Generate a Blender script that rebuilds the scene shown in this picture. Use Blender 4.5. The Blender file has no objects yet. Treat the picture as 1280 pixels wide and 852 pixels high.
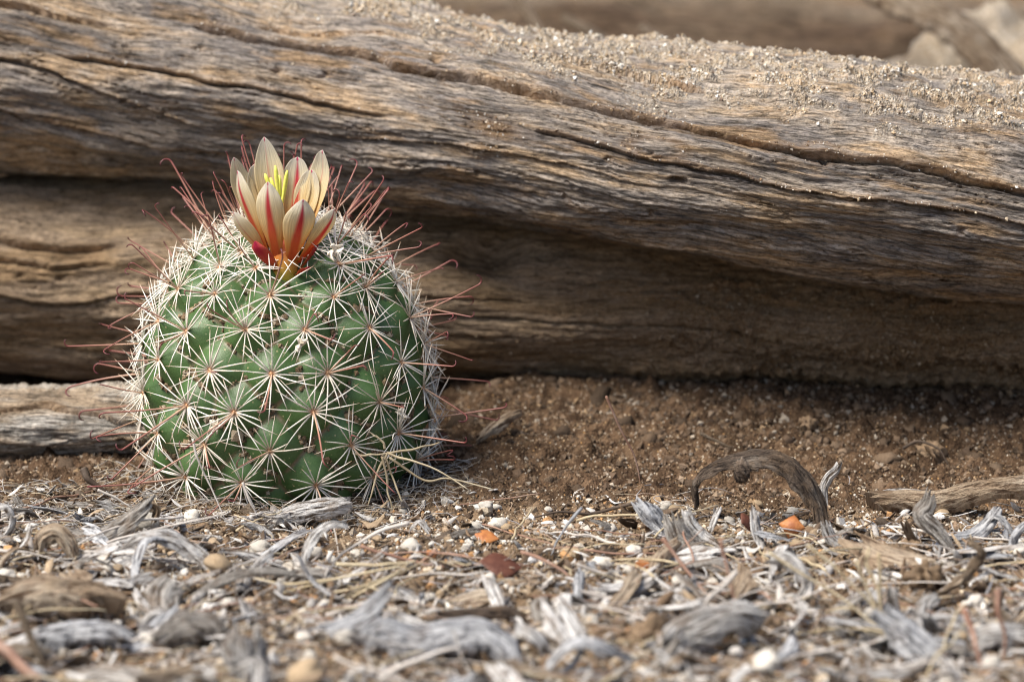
import bpy, math, random
import numpy as np
from mathutils import Vector, Matrix

random.seed(7)
RNG = np.random.default_rng(11)
CM = 0.01                      # all lengths below are written in centimetres

# ------------------------------------------------------------------ camera
scene = bpy.context.scene
COL = scene.collection
PITCH = math.radians(12.0)
CAMPOS = np.array([0.0, -62.0, 17.0])
LENS, SENSOR = 100.0, 36.0
cam_data = bpy.data.cameras.new('camera')
cam = bpy.data.objects.new('camera', cam_data)
COL.objects.link(cam)
cam.location = Vector(CAMPOS * CM)
cam.rotation_euler = (math.radians(90) - PITCH, 0, 0)
cam_data.lens = LENS
cam_data.sensor_width = SENSOR
cam_data.clip_start = 0.01
cam_data.clip_end = 200
cam_data.dof.use_dof = True
cam_data.dof.focus_distance = 64.0 * CM
cam_data.dof.aperture_fstop = 12.5
cam_data.dof.aperture_blades = 7
scene.camera = cam

# ------------------------------------------------------------------ light
SUN_EL, SUN_AZ = math.radians(58), math.radians(-118)   # azimuth: 0 = +y (away from camera), clockwise to +x
world = bpy.data.worlds.new('World')
scene.world = world
world.use_nodes = True
wn = world.node_tree
bg = wn.nodes['Background']
sky = wn.nodes.new('ShaderNodeTexSky')
sky.sky_type = 'NISHITA'
sky.sun_disc = False
sky.sun_elevation = SUN_EL
sky.sun_rotation = SUN_AZ
sky.air_density = 1.0
sky.dust_density = 3.0
sky.ozone_density = 1.0
wn.links.new(sky.outputs[0], bg.inputs[0])
bg.inputs[1].default_value = 0.075
sd = bpy.data.lights.new('sun', 'SUN')
sun = bpy.data.objects.new('sun', sd)
COL.objects.link(sun)
sd.energy = 3.0
sd.angle = math.radians(30)
sd.color = (1.0, 0.94, 0.84)
S = Vector((math.sin(SUN_AZ) * math.cos(SUN_EL), math.cos(SUN_AZ) * math.cos(SUN_EL), math.sin(SUN_EL)))
sun.rotation_euler = S.to_track_quat('Z', 'Y').to_euler()
sun.location = S * 3
scene.view_settings.view_transform = 'Standard'
scene.view_settings.look = 'None'
scene.view_settings.gamma = 1.0
scene.view_settings.exposure = 1.18
scene.render.engine = 'CYCLES'
scene.cycles.use_denoising = True
scene.cycles.filter_width = 1.1
scene.cycles.max_bounces = 6
scene.cycles.diffuse_bounces = 4
scene.cycles.transmission_bounces = 4

# ------------------------------------------------------------------ maths
KPX = SENSOR / 1280.0 / LENS
CP, SP = math.cos(PITCH), math.sin(PITCH)

def ray(u, v):
    xc, yc = (u - 640) * KPX, (426 - v) * KPX
    return np.array([xc, CP + yc * SP, -SP + yc * CP])

def at(u, v, Y):
    """the point seen at photo pixel (u, v) that stands at world depth Y"""
    r = ray(u, v)
    return CAMPOS + r * ((Y - CAMPOS[1]) / r[1])

_perm = np.random.default_rng(5).permutation(256)
_perm = np.concatenate([_perm, _perm, _perm])
_ang = np.random.default_rng(6).uniform(0, 2 * np.pi, 256)
_gx, _gy = np.cos(_ang), np.sin(_ang)

def pn(x, y, seed=0):
    """2-D gradient noise, about -1..1"""
    x = np.asarray(x, float) + seed * 17.31
    y = np.asarray(y, float) + seed * 9.73
    x, y = np.broadcast_arrays(x, y)
    xi, yi = np.floor(x), np.floor(y)
    xf, yf = x - xi, y - yi
    xi, yi = xi.astype(np.int64) & 255, yi.astype(np.int64) & 255
    u = xf * xf * xf * (xf * (xf * 6 - 15) + 10)
    w = yf * yf * yf * (yf * (yf * 6 - 15) + 10)
    def g(ix, iy, dx, dy):
        h = _perm[_perm[ix & 255] + (iy & 255)]
        return _gx[h] * dx + _gy[h] * dy
    a = g(xi, yi, xf, yf); b = g(xi + 1, yi, xf - 1, yf)
    c = g(xi, yi + 1, xf, yf - 1); d = g(xi + 1, yi + 1, xf - 1, yf - 1)
    return 1.5 * ((a + u * (b - a)) + w * ((c + u * (d - c)) - (a + u * (b - a))))

def fbm(x, y, oct=4, seed=0, gain=0.5):
    t, a, s = 0, 1.0, 1.0
    for i in range(oct):
        t = t + a * pn(np.asarray(x) * s, np.asarray(y) * s, seed + i * 3)
        a *= gain; s *= 2.03
    return t

def sstep(a, b, x):
    t = np.clip((np.asarray(x, float) - a) / (b - a), 0, 1)
    return t * t * (3 - 2 * t)

def nrm(v):
    v = np.asarray(v, float)
    return v / (np.linalg.norm(v, axis=-1, keepdims=True) + 1e-12)

def catmull(P, n):
    P = np.asarray(P, float)
    if len(P) == 2:
        t = np.linspace(0, 1, n)[:, None]
        return P[0] * (1 - t) + P[1] * t
    Q = np.vstack([2 * P[0] - P[1], P, 2 * P[-1] - P[-2]])
    ts = np.linspace(0, len(P) - 1 - 1e-9, n)
    i = ts.astype(int); f = (ts - i)[:, None]
    a, b, c, d = Q[i], Q[i + 1], Q[i + 2], Q[i + 3]
    return 0.5 * ((2 * b) + (c - a) * f + (2 * a - 5 * b + 4 * c - d) * f ** 2 + (3 * b - a - 3 * c + d) * f ** 3)

# ------------------------------------------------------------------ mesh building
def make_mesh(name, V, quads=None, tris=None, mat=None, uv=None, attrs=None, smooth=True):
    V = np.asarray(V, float) * CM
    quads = np.zeros((0, 4), int) if quads is None or len(quads) == 0 else np.asarray(quads, int)
    tris = np.zeros((0, 3), int) if tris is None or len(tris) == 0 else np.asarray(tris, int)
    me = bpy.data.meshes.new(name)
    loops = np.concatenate([quads.ravel(), tris.ravel()]).astype(np.int32)
    npoly = len(quads) + len(tris)
    tot = np.concatenate([np.full(len(quads), 4), np.full(len(tris), 3)]).astype(np.int32)
    start = np.concatenate([[0], np.cumsum(tot)[:-1]]).astype(np.int32)
    me.vertices.add(len(V)); me.loops.add(len(loops)); me.polygons.add(npoly)
    me.vertices.foreach_set('co', V.astype(np.float32).ravel())
    me.loops.foreach_set('vertex_index', loops)
    me.polygons.foreach_set('loop_start', start)
    me.polygons.foreach_set('loop_total', tot)
    me.polygons.foreach_set('use_smooth', np.full(npoly, smooth))
    if uv is not None:
        ul = me.uv_layers.new(name='grain')
        ul.data.foreach_set('uv', np.asarray(uv, np.float32)[loops].ravel())
    for k, a in (attrs or {}).items():
        a = np.asarray(a, np.float32)
        if a.ndim == 1:
            me.attributes.new(k, 'FLOAT', 'POINT').data.foreach_set('value', a)
        else:
            if a.shape[1] == 3:
                a = np.hstack([a, np.ones((len(a), 1), np.float32)])
            me.attributes.new(k, 'FLOAT_COLOR', 'POINT').data.foreach_set('color', a.ravel())
    me.update(); me.validate()
    if mat is not None:
        me.materials.append(mat)
    return me

def link(name, me, parent=None, loc=None, **props):
    o = bpy.data.objects.new(name, me)
    COL.objects.link(o)
    if loc is not None:
        o.location = Vector(np.asarray(loc, float) * CM)
    if parent is not None:
        o.parent = parent
    for k, v in props.items():
        o[k] = v
    return o

def grid_quads(n, m, closed_m=False):
    i = np.arange(n - 1)[:, None]; j = np.arange(m if closed_m else m - 1)[None, :]
    j2 = (j + 1) % m
    return np.stack([i * m + j, i * m + j2, (i + 1) * m + j2, (i + 1) * m + j], -1).reshape(-1, 4)

def frames(P, up):
    T = nrm(np.gradient(P, axis=0))
    up = np.broadcast_to(np.asarray(up, float), P.shape)
    side = nrm(np.cross(T, up))
    return T, side, np.cross(side, T)

def ribbon(P, halfw, thick, up=(0, 0, 1), curl=0.5, twist=0.0, m=9, rough=0.25, fibre=0.02, seed=0, uvnorm=False, ragged=0.0):
    """a bent strip of real thickness: path P (n,3), half width per point, curved across by `curl` radians"""
    P = np.asarray(P, float); n = len(P)
    T, side, nor = frames(P, up)
    tt = np.linspace(0, 1, n)
    if twist:
        a = (twist * tt)[:, None]
        side, nor = side * np.cos(a) + nor * np.sin(a), nor * np.cos(a) - side * np.sin(a)
    s = np.concatenate([[0], np.cumsum(np.linalg.norm(np.diff(P, axis=0), axis=1))])
    w = np.broadcast_to(np.asarray(halfw, float), (n,))
    j = np.linspace(-1, 1, m)
    L = 1 + rough * pn(s * 1.7, 0.5, seed); R = 1 + rough * pn(s * 1.7, 7.5, seed)
    jw = np.where(j[None, :] < 0, L[:, None], R[:, None]) * j[None, :] * w[:, None]
    c = max(curl, 1e-3)
    ang = jw / np.maximum(w[:, None], 1e-6) * c
    off = side[:, None, :] * (w[:, None] * np.sin(ang) / c)[..., None] + nor[:, None, :] * (w[:, None] * (np.cos(ang) - 1) / c)[..., None]
    th = np.broadcast_to(np.asarray(thick, float), (n,))[:, None] * (1 - 0.75 * np.abs(j[None, :]) ** 3)
    fib = fibre * (pn(s[:, None] * 0.9, jw * 8, seed + 1) + 0.7 * pn(s[:, None] * 2.5, jw * 19, seed + 2))
    top = P[:, None] + off + nor[:, None] * (th / 2 + fib)[..., None]
    bot = P[:, None] + off - nor[:, None] * (th / 2 - 0.5 * fib)[..., None]
    V = np.concatenate([top, bot[:, ::-1]], 1)
    if ragged:
        rr = np.random.default_rng(seed + 900)
        e0, e1 = rr.uniform(-1, 1, m) * ragged, rr.uniform(-1, 1, m) * ragged
        f0, f1 = sstep(0.30, 0.0, tt), sstep(0.70, 1.0, tt)
        sh = (-f0[:, None] * e0[None] + f1[:, None] * e1[None]) * w.max()
        V = V + T[:, None] * np.concatenate([sh, sh[:, ::-1]], 1)[..., None]
    q = grid_quads(n, 2 * m, True)
    k = np.arange(m - 1)
    cap0 = np.stack([k + 1, k, 2 * m - 1 - k, 2 * m - 2 - k], -1)
    cap1 = np.stack([k, k + 1, 2 * m - 2 - k, 2 * m - 1 - k], -1) + (n - 1) * 2 * m
    if uvnorm:
        uu = np.broadcast_to(tt[:, None], (n, m)); vv = np.broadcast_to(j[None], (n, m))
    else:
        uu = np.broadcast_to(s[:, None] + seed * 3.7, (n, m)); vv = jw
    UV = np.stack([np.concatenate([uu, uu[:, ::-1]], 1), np.concatenate([vv, vv[:, ::-1]], 1)], -1)
    return V.reshape(-1, 3), np.concatenate([q, cap0, cap1]), UV.reshape(-1, 2)

def tube(P, rad, m=6, up=(0.13, 0.2, 0.97), flat=1.0, uvt=None, bump=0.0, seed=0):
    P = np.asarray(P, float); n = len(P)
    T, side, nor = frames(P, up)
    a = np.linspace(0, 2 * np.pi, m, endpoint=False)
    r = np.broadcast_to(np.asarray(rad, float), (n,))[:, None] * np.ones((1, m))
    s = np.concatenate([[0], np.cumsum(np.linalg.norm(np.diff(P, axis=0), axis=1))])
    if bump:
        r = r * (1 + bump * pn(s[:, None] * 3, np.cos(a)[None] * 2 + 5, seed))
    V = P[:, None] + (side[:, None] * np.cos(a)[None, :, None] + nor[:, None] * (flat * np.sin(a))[None, :, None]) * r[..., None]
    q = grid_quads(n, m, True)
    V = np.concatenate([V.reshape(-1, 3), P[:1], P[-1:]])
    k = np.arange(m); i0, i1 = n * m, n * m + 1
    t = np.concatenate([np.stack([(k + 1) % m, k, np.full(m, i0)], -1),
                        np.stack([(n - 1) * m + k, (n - 1) * m + (k + 1) % m, np.full(m, i1)], -1)])
    tt = np.linspace(0, 1, n) if uvt is None else np.asarray(uvt, float)
    UV = np.stack([np.repeat(tt, m), np.tile(a, n)], -1)
    UV = np.concatenate([UV, [[tt[0], 0], [tt[-1], 0]]])
    return V, q, t, UV

def joinm(parts):
    """(V, quads, tris, uv) tuples into one"""
    Vs, Q, T, U = [], [], [], []; o = 0
    for V, q, t, uv in parts:
        Vs.append(V); U.append(uv)
        if q is not None and len(q): Q.append(np.asarray(q) + o)
        if t is not None and len(t): T.append(np.asarray(t) + o)
        o += len(V)
    return np.concatenate(Vs), (np.concatenate(Q) if Q else None), (np.concatenate(T) if T else None), np.concatenate(U)

_t = (1 + 5 ** 0.5) / 2
ICO_V = nrm(np.array([(-1, _t, 0), (1, _t, 0), (-1, -_t, 0), (1, -_t, 0), (0, -1, _t), (0, 1, _t), (0, -1, -_t), (0, 1, -_t), (_t, 0, -1), (_t, 0, 1), (-_t, 0, -1), (-_t, 0, 1)]))
ICO_F = np.array([(0, 11, 5), (0, 5, 1), (0, 1, 7), (0, 7, 10), (0, 10, 11), (1, 5, 9), (5, 11, 4), (11, 10, 2), (10, 7, 6), (7, 1, 8), (3, 9, 4), (3, 4, 2), (3, 2, 6), (3, 6, 8), (3, 8, 9), (4, 9, 5), (2, 4, 11), (6, 2, 10), (8, 6, 7), (9, 8, 1)])

def subdiv(V, F):
    V = [tuple(v) for v in V]; cache = {}; out = []
    def mid(a, b):
        k = (min(a, b), max(a, b))
        if k not in cache:
            p = nrm((np.array(V[a]) + np.array(V[b])) / 2); V.append(tuple(p)); cache[k] = len(V) - 1
        return cache[k]
    for a, b, c in F:
        ab, bc, ca = mid(a, b), mid(b, c), mid(c, a)
        out += [(a, ab, ca), (b, bc, ab), (c, ca, bc), (ab, bc, ca)]
    return np.array(V), np.array(out)

ICO2 = subdiv(ICO_V, ICO_F)
ICO3 = subdiv(*ICO2)
OCT_V = np.array([(1, 0, 0), (-1, 0, 0), (0, 1, 0), (0, -1, 0), (0, 0, 1), (0, 0, -1)], float)
OCT_F = np.array([(0, 2, 4), (2, 1, 4), (1, 3, 4), (3, 0, 4), (2, 0, 5), (1, 2, 5), (3, 1, 5), (0, 3, 5)])

def grains(P, size, tints, base='ico', jit=0.25, flat=0.75):
    """many small crumbs as one mesh; P (n,3), size (n,), tints (n,3)"""
    bv, bf = (ICO_V, ICO_F) if base == 'ico' else ICO2 if base == 'ico2' else (OCT_V, OCT_F)
    n, k = len(P), len(bv)
    q = nrm(RNG.normal(size=(n, 4)))
    w, x, y, z = q.T
    Rm = np.stack([1 - 2 * (y * y + z * z), 2 * (x * y - z * w), 2 * (x * z + y * w), 2 * (x * y + z * w), 1 - 2 * (x * x + z * z), 2 * (y * z - x * w), 2 * (x * z - y * w), 2 * (y * z + x * w), 1 - 2 * (x * x + y * y)], -1).reshape(n, 3, 3)
    L = bv[None] * (1 + jit * RNG.normal(size=(n, k, 1))) * RNG.uniform(flat, 1.15, (n, 1, 3))
    V = np.einsum('nij,nkj->nki', Rm, L) * np.asarray(size)[:, None, None] + P[:, None]
    F = bf[None] + (np.arange(n) * k)[:, None, None]
    return V.reshape(-1, 3), F.reshape(-1, 3), np.repeat(tints, k, 0)

# ------------------------------------------------------------------ materials
class Mat:
    def __init__(s, name):
        s.m = bpy.data.materials.new(name); s.m.use_nodes = True
        s.t = s.m.node_tree; s.t.nodes.clear()
        s.out = s.n('ShaderNodeOutputMaterial')
        s.b = s.n('ShaderNodeBsdfPrincipled')
        s.t.links.new(s.b.outputs[0], s.out.inputs[0])
    def n(s, typ, **kw):
        nd = s.t.nodes.new(typ)
        for k, v in kw.items(): setattr(nd, k, v)
        return nd
    def put(s, sock, val):
        if val is None: return
        if hasattr(val, 'is_output'): s.t.links.new(val, sock)
        elif isinstance(val, (tuple, list)) and len(val) == 3 and sock.type == 'RGBA': sock.default_value = (*val, 1)
        else: sock.default_value = val
    def uv(s): return s.n('ShaderNodeUVMap', uv_map='grain').outputs[0]
    def obj(s, scale=100.0):
        c = s.n('ShaderNodeTexCoord').outputs['Object']
        return s.map(c, (scale,) * 3)
    def map(s, vec, scale=(1, 1, 1), loc=(0, 0, 0)):
        nd = s.n('ShaderNodeMapping'); s.put(nd.inputs[0], vec)
        s.put(nd.inputs['Scale'], scale); s.put(nd.inputs['Location'], loc)
        return nd.outputs[0]
    def noise(s, vec, scale=1.0, detail=3.0, rough=0.5, dist=0.0, col=False):
        nd = s.n('ShaderNodeTexNoise'); s.put(nd.inputs['Vector'], vec)
        s.put(nd.inputs['Scale'], scale); s.put(nd.inputs['Detail'], detail)
        s.put(nd.inputs['Roughness'], rough); s.put(nd.inputs['Distortion'], dist)
        return nd.outputs[1 if col else 0]
    def voro(s, vec, scale=1.0, out='Color', feature='F1'):
        nd = s.n('ShaderNodeTexVoronoi', feature=feature); s.put(nd.inputs['Vector'], vec); s.put(nd.inputs['Scale'], scale)
        return nd.outputs[out]
    def ramp(s, fac, stops, interp='LINEAR'):
        nd = s.n('ShaderNodeValToRGB'); s.put(nd.inputs[0], fac)
        cr = nd.color_ramp; cr.interpolation = interp
        while len(cr.elements) < len(stops): cr.elements.new(0.5)
        for e, (p, c) in zip(cr.elements, stops):
            e.position = p
            e.color = (*c, 1) if isinstance(c, (tuple, list)) else (c, c, c, 1)
        return nd.outputs[0]
    def mix(s, fac, a, b, mode='MIX'):
        nd = s.n('ShaderNodeMix', data_type='RGBA', blend_type=mode)
        s.put(nd.inputs[0], fac); s.put(nd.inputs[6], a); s.put(nd.inputs[7], b)
        return nd.outputs[2]
    def math(s, op, a, b=None, clamp=False):
        nd = s.n('ShaderNodeMath', operation=op, use_clamp=clamp)
        s.put(nd.inputs[0], a); s.put(nd.inputs[1], b)
        return nd.outputs[0]
    def attr(s, name, out='Fac'): return s.n('ShaderNodeAttribute', attribute_name=name).outputs[out]
    def rnd(s): return s.n('ShaderNodeObjectInfo').outputs['Random']
    def bump(s, h, dist, strength=1.0):
        nd = s.n('ShaderNodeBump'); s.put(nd.inputs['Height'], h)
        nd.inputs['Distance'].default_value = dist * CM; nd.inputs['Strength'].default_value = strength
        return nd.outputs[0]
    def done(s, color, rough=0.9, normal=None, spec=0.2, **kw):
        s.put(s.b.inputs['Base Color'], color); s.put(s.b.inputs['Roughness'], rough)
        s.put(s.b.inputs['Specular IOR Level'], spec)
        if normal is not None: s.put(s.b.inputs['Normal'], normal)
        for k, v in kw.items(): s.put(s.b.inputs[k.replace('_', ' ')], v)
        return s.m

def wood_mat(name, patch, dirt, crust, streak=(0.26, 1.22), brown=0.0):
    """weathered timber: grain along UV.x, dirt in attribute 'crack', sand in attribute 'crust'"""
    s = Mat(name); uv = s.uv()
    wob = s.noise(s.map(uv, (0.35, 0.9, 1)), 1.0, 3, col=True)
    v = s.n('ShaderNodeVectorMath', operation='MULTIPLY_ADD')
    s.put(v.inputs[0], wob); v.inputs[1].default_value = (0, 0.10, 0); s.put(v.inputs[2], uv)
    uvw = v.outputs[0]
    p = s.noise(s.map(uvw, (0.22, 0.9, 1)), 1.0, 5, 0.62)
    base = s.ramp(p, patch)
    f1 = s.noise(s.map(uvw, (1.1, 8, 1)), 1.0, 5, 0.7)
    f2 = s.noise(s.map(uvw, (2.2, 28, 1)), 1.0, 4, 0.72)
    f4 = s.noise(s.map(uvw, (0.8, 17, 1)), 1.0, 2, 0.5)
    f3 = s.noise(s.map(uv, (9, 20, 1)), 1.0, 4, 0.7)
    lo, hi = streak
    base = s.mix(1.0, base, s.ramp(f1, [(0.34, lo), (0.48, 0.85), (0.66, hi)]), 'MULTIPLY')
    base = s.mix(1.0, base, s.ramp(f2, [(0.36, lo), (0.46, 0.9), (0.62, hi * 1.1)]), 'MULTIPLY')
    base = s.mix(0.8, base, s.ramp(f3, [(0.36, 0.4), (0.48, 1.0), (0.66, 1.25)]), 'MULTIPLY')
    base = s.mix(1.0, base, s.ramp(f4, [(0.30, 0.30), (0.37, 1.0)]), 'MULTIPLY')
    cells = s.voro(s.map(uv, (1, 1, 1)), 26.0)
    bw = s.n('ShaderNodeRGBToBW'); s.put(bw.inputs[0], cells)
    sandc = s.ramp(bw.outputs[0], crust)
    sand_m = s.math('MULTIPLY', s.attr('crust'), s.ramp(s.noise(uv, 5.0, 5, 0.7), [(0.30, 0.0), (0.62, 1.0)]))
    base = s.mix(sand_m, base, sandc)
    base = s.mix(s.math('MULTIPLY', s.attr('crack'), 0.85), base, s.mix(s.noise(uv, 9, 3), dirt[0], dirt[1]))
    h = s.math('ADD', s.math('ADD', s.math('MULTIPLY', f2, 1.0), s.math('MULTIPLY', f3, 0.7)), s.ramp(f4, [(0.30, 0.0), (0.38, 0.6)]))
    h = s.math('ADD', h, s.math('MULTIPLY', s.voro(uv, 26.0, 'Distance'), s.math('MULTIPLY', s.attr('crust'), -1.2)))
    return s.done(base, 0.9, s.bump(h, 0.11, 1.0), 0.15)

SAND = [(0.1, (0.30, 0.21, 0.13)), (0.3, (0.58, 0.46, 0.32)), (0.6, (0.70, 0.59, 0.45)), (0.9, (0.80, 0.75, 0.67))]
M_UPPER = wood_mat('silvered_wood',
    [(0.28, (0.13, 0.09, 0.06)), (0.38, (0.36, 0.25, 0.155)), (0.46, (0.24, 0.215, 0.20)), (0.53, (0.42, 0.355, 0.295)), (0.61, (0.47, 0.335, 0.21)), (0.72, (0.55, 0.49, 0.43))],
    ((0.16, 0.095, 0.05), (0.36, 0.22, 0.115)), SAND)
M_LOWER = wood_mat('soil_stained_wood',
    [(0.28, (0.22, 0.14, 0.08)), (0.42, (0.38, 0.26, 0.15)), (0.55, (0.44, 0.33, 0.23)), (0.70, (0.54, 0.39, 0.24))],
    ((0.09, 0.055, 0.03), (0.17, 0.10, 0.05)), [(0.1, (0.20, 0.115, 0.057)), (0.5, (0.34, 0.205, 0.105)), (0.9, (0.52, 0.35, 0.19))], (0.4, 1.2))
M_SLAB = wood_mat('split_wood',
    [(0.28, (0.22, 0.16, 0.11)), (0.45, (0.40, 0.31, 0.22)), (0.6, (0.46, 0.43, 0.39)), (0.75, (0.40, 0.28, 0.17))],
    ((0.16, 0.095, 0.05), (0.36, 0.22, 0.115)), SAND)
M_FARWOOD = wood_mat('far_brown_wood',
    [(0.28, (0.08, 0.05, 0.032)), (0.45, (0.15, 0.10, 0.065)), (0.6, (0.21, 0.15, 0.10)), (0.75, (0.15, 0.10, 0.062))],
    ((0.10, 0.065, 0.04), (0.2, 0.13, 0.07)), SAND)

def grain_mat(name, rough=0.85):
    s = Mat(name); c = s.attr('tint', 'Color')
    k = s.noise(s.obj(), 22.0, 3, 0.6)
    c = s.mix(0.6, c, s.ramp(k, [(0.3, 0.65), (0.7, 1.2)]), 'MULTIPLY')
    return s.done(c, rough, s.bump(s.noise(s.obj(), 30.0, 3, 0.7), 0.04, 0.8), 0.2)
M_GRAIN = grain_mat('mineral_grains')

def soil_mat():
    s = Mat('desert_soil'); o = s.obj()
    a = s.noise(o, 0.35, 4, 0.6); b = s.noise(o, 3.0, 5, 0.7); c = s.noise(o, 14.0, 4, 0.7)
    col = s.ramp(b, [(0.34, (0.045, 0.027, 0.017)), (0.5, (0.105, 0.065, 0.039)), (0.66, (0.20, 0.13, 0.08))])
    col = s.mix(1.0, col, s.ramp(s.noise(o, 0.5, 3, 0.6), [(0.35, 0.62), (0.6, 1.2)]), 'MULTIPLY')
    pale = s.ramp(c, [(0.3, (0.16, 0.10, 0.06)), (0.55, (0.34, 0.25, 0.16)), (0.75, (0.50, 0.42, 0.32))])
    col = s.mix(s.math('MULTIPLY', s.attr('pale'), s.ramp(a, [(0.3, 0.3), (0.6, 0.9)])), col, pale)
    bw = s.n('ShaderNodeRGBToBW'); s.put(bw.inputs[0], s.voro(o, 15.0))
    speck = s.ramp(bw.outputs[0], [(0.70, 0.0), (0.78, 1.0)], 'LINEAR')
    spc = s.ramp(s.noise(o, 6.0, 2), [(0.35, (0.42, 0.24, 0.10)), (0.5, (0.40, 0.32, 0.22)), (0.65, (0.58, 0.52, 0.44))])
    near = s.ramp(s.voro(o, 15.0, 'Distance'), [(0.25, 1.0), (0.45, 0.0)])
    col = s.mix(s.math('MULTIPLY', speck, near), col, spc)
    h = s.math('ADD', s.math('MULTIPLY', c, 0.9), s.math('MULTIPLY', s.voro(o, 13.0, 'Distance'), -0.7))
    return s.done(col, 0.95, s.bump(h, 0.09, 1.0), 0.1)
M_SOIL = soil_mat()

def chip_mat(name, stops, dark, varied=0.3, dirt=0.35):
    s = Mat(name); uv = s.uv(); r = s.rnd()
    off = s.n('ShaderNodeCombineXYZ'); s.put(off.inputs[0], s.math('MULTIPLY', r, 37.0)); s.put(off.inputs[1], s.math('MULTIPLY', r, 11.0))
    va = s.n('ShaderNodeVectorMath', operation='ADD'); s.put(va.inputs[0], uv); s.put(va.inputs[1], off.outputs[0])
    u2 = va.outputs[0]
    base = s.ramp(s.noise(s.map(u2, (0.8, 2.0, 1)), 1.0, 4, 0.6), stops)
    f = s.noise(s.map(u2, (2.2, 17, 1)), 1.0, 4, 0.7)
    base = s.mix(s.ramp(f, [(0.40, 1.0), (0.485, 0.35), (0.54, 0.0)]), base, dark)
    g = s.noise(s.map(u2, (9, 16, 1)), 1.0, 4, 0.7)
    base = s.mix(0.6, base, s.ramp(g, [(0.3, 0.5), (0.5, 1.0), (0.7, 1.15)]), 'MULTIPLY')
    d = s.noise(s.obj(), 1.6, 4, 0.65)
    base = s.mix(s.ramp(d, [(0.50, 0.0), (0.62, dirt * 1.6)]), base, (0.20, 0.135, 0.085))
    base = s.mix(1.0, base, s.ramp(r, [(0.0, 1.0 - varied), (1.0, 1.0 + varied * 0.4)]), 'MULTIPLY')
    h = s.math('ADD', f, s.math('MULTIPLY', g, 0.6))
    return s.done(base, 0.85, s.bump(h, 0.13, 1.0), 0.15)

M_SILVER = chip_mat('silver_chip', [(0.3, (0.46, 0.44, 0.42)), (0.5, (0.68, 0.66, 0.64)), (0.7, (0.80, 0.79, 0.77))], (0.085, 0.062, 0.045))
M_GREY = chip_mat('grey_chip', [(0.3, (0.26, 0.235, 0.21)), (0.5, (0.44, 0.41, 0.375)), (0.7, (0.58, 0.55, 0.51))], (0.085, 0.065, 0.05))
M_TAN = chip_mat('tan_chip', [(0.3, (0.22, 0.155, 0.10)), (0.5, (0.40, 0.31, 0.22)), (0.7, (0.56, 0.48, 0.38))], (0.11, 0.07, 0.045))
M_DARK = chip_mat('dark_chip', [(0.3, (0.07, 0.052, 0.04)), (0.5, (0.14, 0.105, 0.08)), (0.7, (0.30, 0.26, 0.22))], (0.03, 0.022, 0.018))
M_BLUE = chip_mat('bluish_chip', [(0.3, (0.30, 0.305, 0.32)), (0.5, (0.53, 0.535, 0.55)), (0.7, (0.72, 0.72, 0.73))], (0.06, 0.06, 0.07), 0.15, 0.15)

def straw_mat(name, a, b, c):
    s = Mat(name); uv = s.uv(); r = s.rnd()
    v = s.n('ShaderNodeCombineXYZ'); s.put(v.inputs[0], r); s.put(v.inputs[1], r)
    col = s.ramp(s.noise(s.map(s.obj(), (1, 1, 1)), 1.3, 4, 0.6), [(0.3, a), (0.5, b), (0.7, c)])
    col = s.mix(1.0, col, s.ramp(r, [(0.0, 0.75), (1.0, 1.1)]), 'MULTIPLY')
    k = s.noise(s.map(uv, (6, 4, 1)), 1.0, 4, 0.7)
    col = s.mix(0.6, col, s.ramp(k, [(0.3, 0.55), (0.6, 1.08)]), 'MULTIPLY')
    return s.done(col, 0.7, s.bump(k, 0.02, 0.6), 0.3)
M_STRAW = straw_mat('yellow_straw', (0.36, 0.27, 0.16), (0.54, 0.45, 0.30), (0.68, 0.61, 0.46))
M_PALE = straw_mat('bleached_stalk', (0.42, 0.37, 0.33), (0.58, 0.53, 0.48), (0.70, 0.66, 0.62))
M_PINK = straw_mat('reddish_stalk', (0.24, 0.11, 0.07), (0.36, 0.22, 0.16), (0.50, 0.38, 0.31))
M_ROOT = straw_mat('dark_root', (0.05, 0.035, 0.025), (0.10, 0.07, 0.05), (0.18, 0.14, 0.11))
M_STEEL = straw_mat('bluegrey_stick', (0.22, 0.23, 0.25), (0.36, 0.37, 0.39), (0.46, 0.46, 0.46))

def leaf_mat(name, a, b):
    s = Mat(name)
    col = s.mix(s.ramp(s.noise(s.obj(), 4.0, 4, 0.6), [(0.35, 0.0), (0.65, 1.0)]), a, b)
    return s.done(col, 0.55, s.bump(s.noise(s.obj(), 18.0, 3), 0.03, 0.5), 0.35)
M_LEAF = leaf_mat('rust_leaf', (0.26, 0.085, 0.028), (0.46, 0.19, 0.06))
M_LEAFD = leaf_mat('maroon_leaf', (0.075, 0.026, 0.016), (0.13, 0.05, 0.03))

def pebble_mat(name, a, b):
    s = Mat(name); r = s.rnd()
    col = s.mix(s.noise(s.obj(), 6.0, 4, 0.65), a, b)
    col = s.mix(1.0, col, s.ramp(r, [(0.0, 0.7), (1.0, 1.15)]), 'MULTIPLY')
    return s.done(col, 0.75, s.bump(s.noise(s.obj(), 20.0, 4, 0.7), 0.03, 0.7), 0.3)
M_PEBW = pebble_mat('white_pebble', (0.40, 0.35, 0.28), (0.68, 0.65, 0.60))
M_PEBT = pebble_mat('tan_pebble', (0.24, 0.16, 0.09), (0.46, 0.36, 0.24))
M_CLOD = pebble_mat('earth_clod', (0.11, 0.07, 0.042), (0.30, 0.21, 0.13))
# ------------------------------------------------------------------ ground
CX, CY = -5.28, 2.6            # cactus axis
CACTUS_R = 2.85

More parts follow.
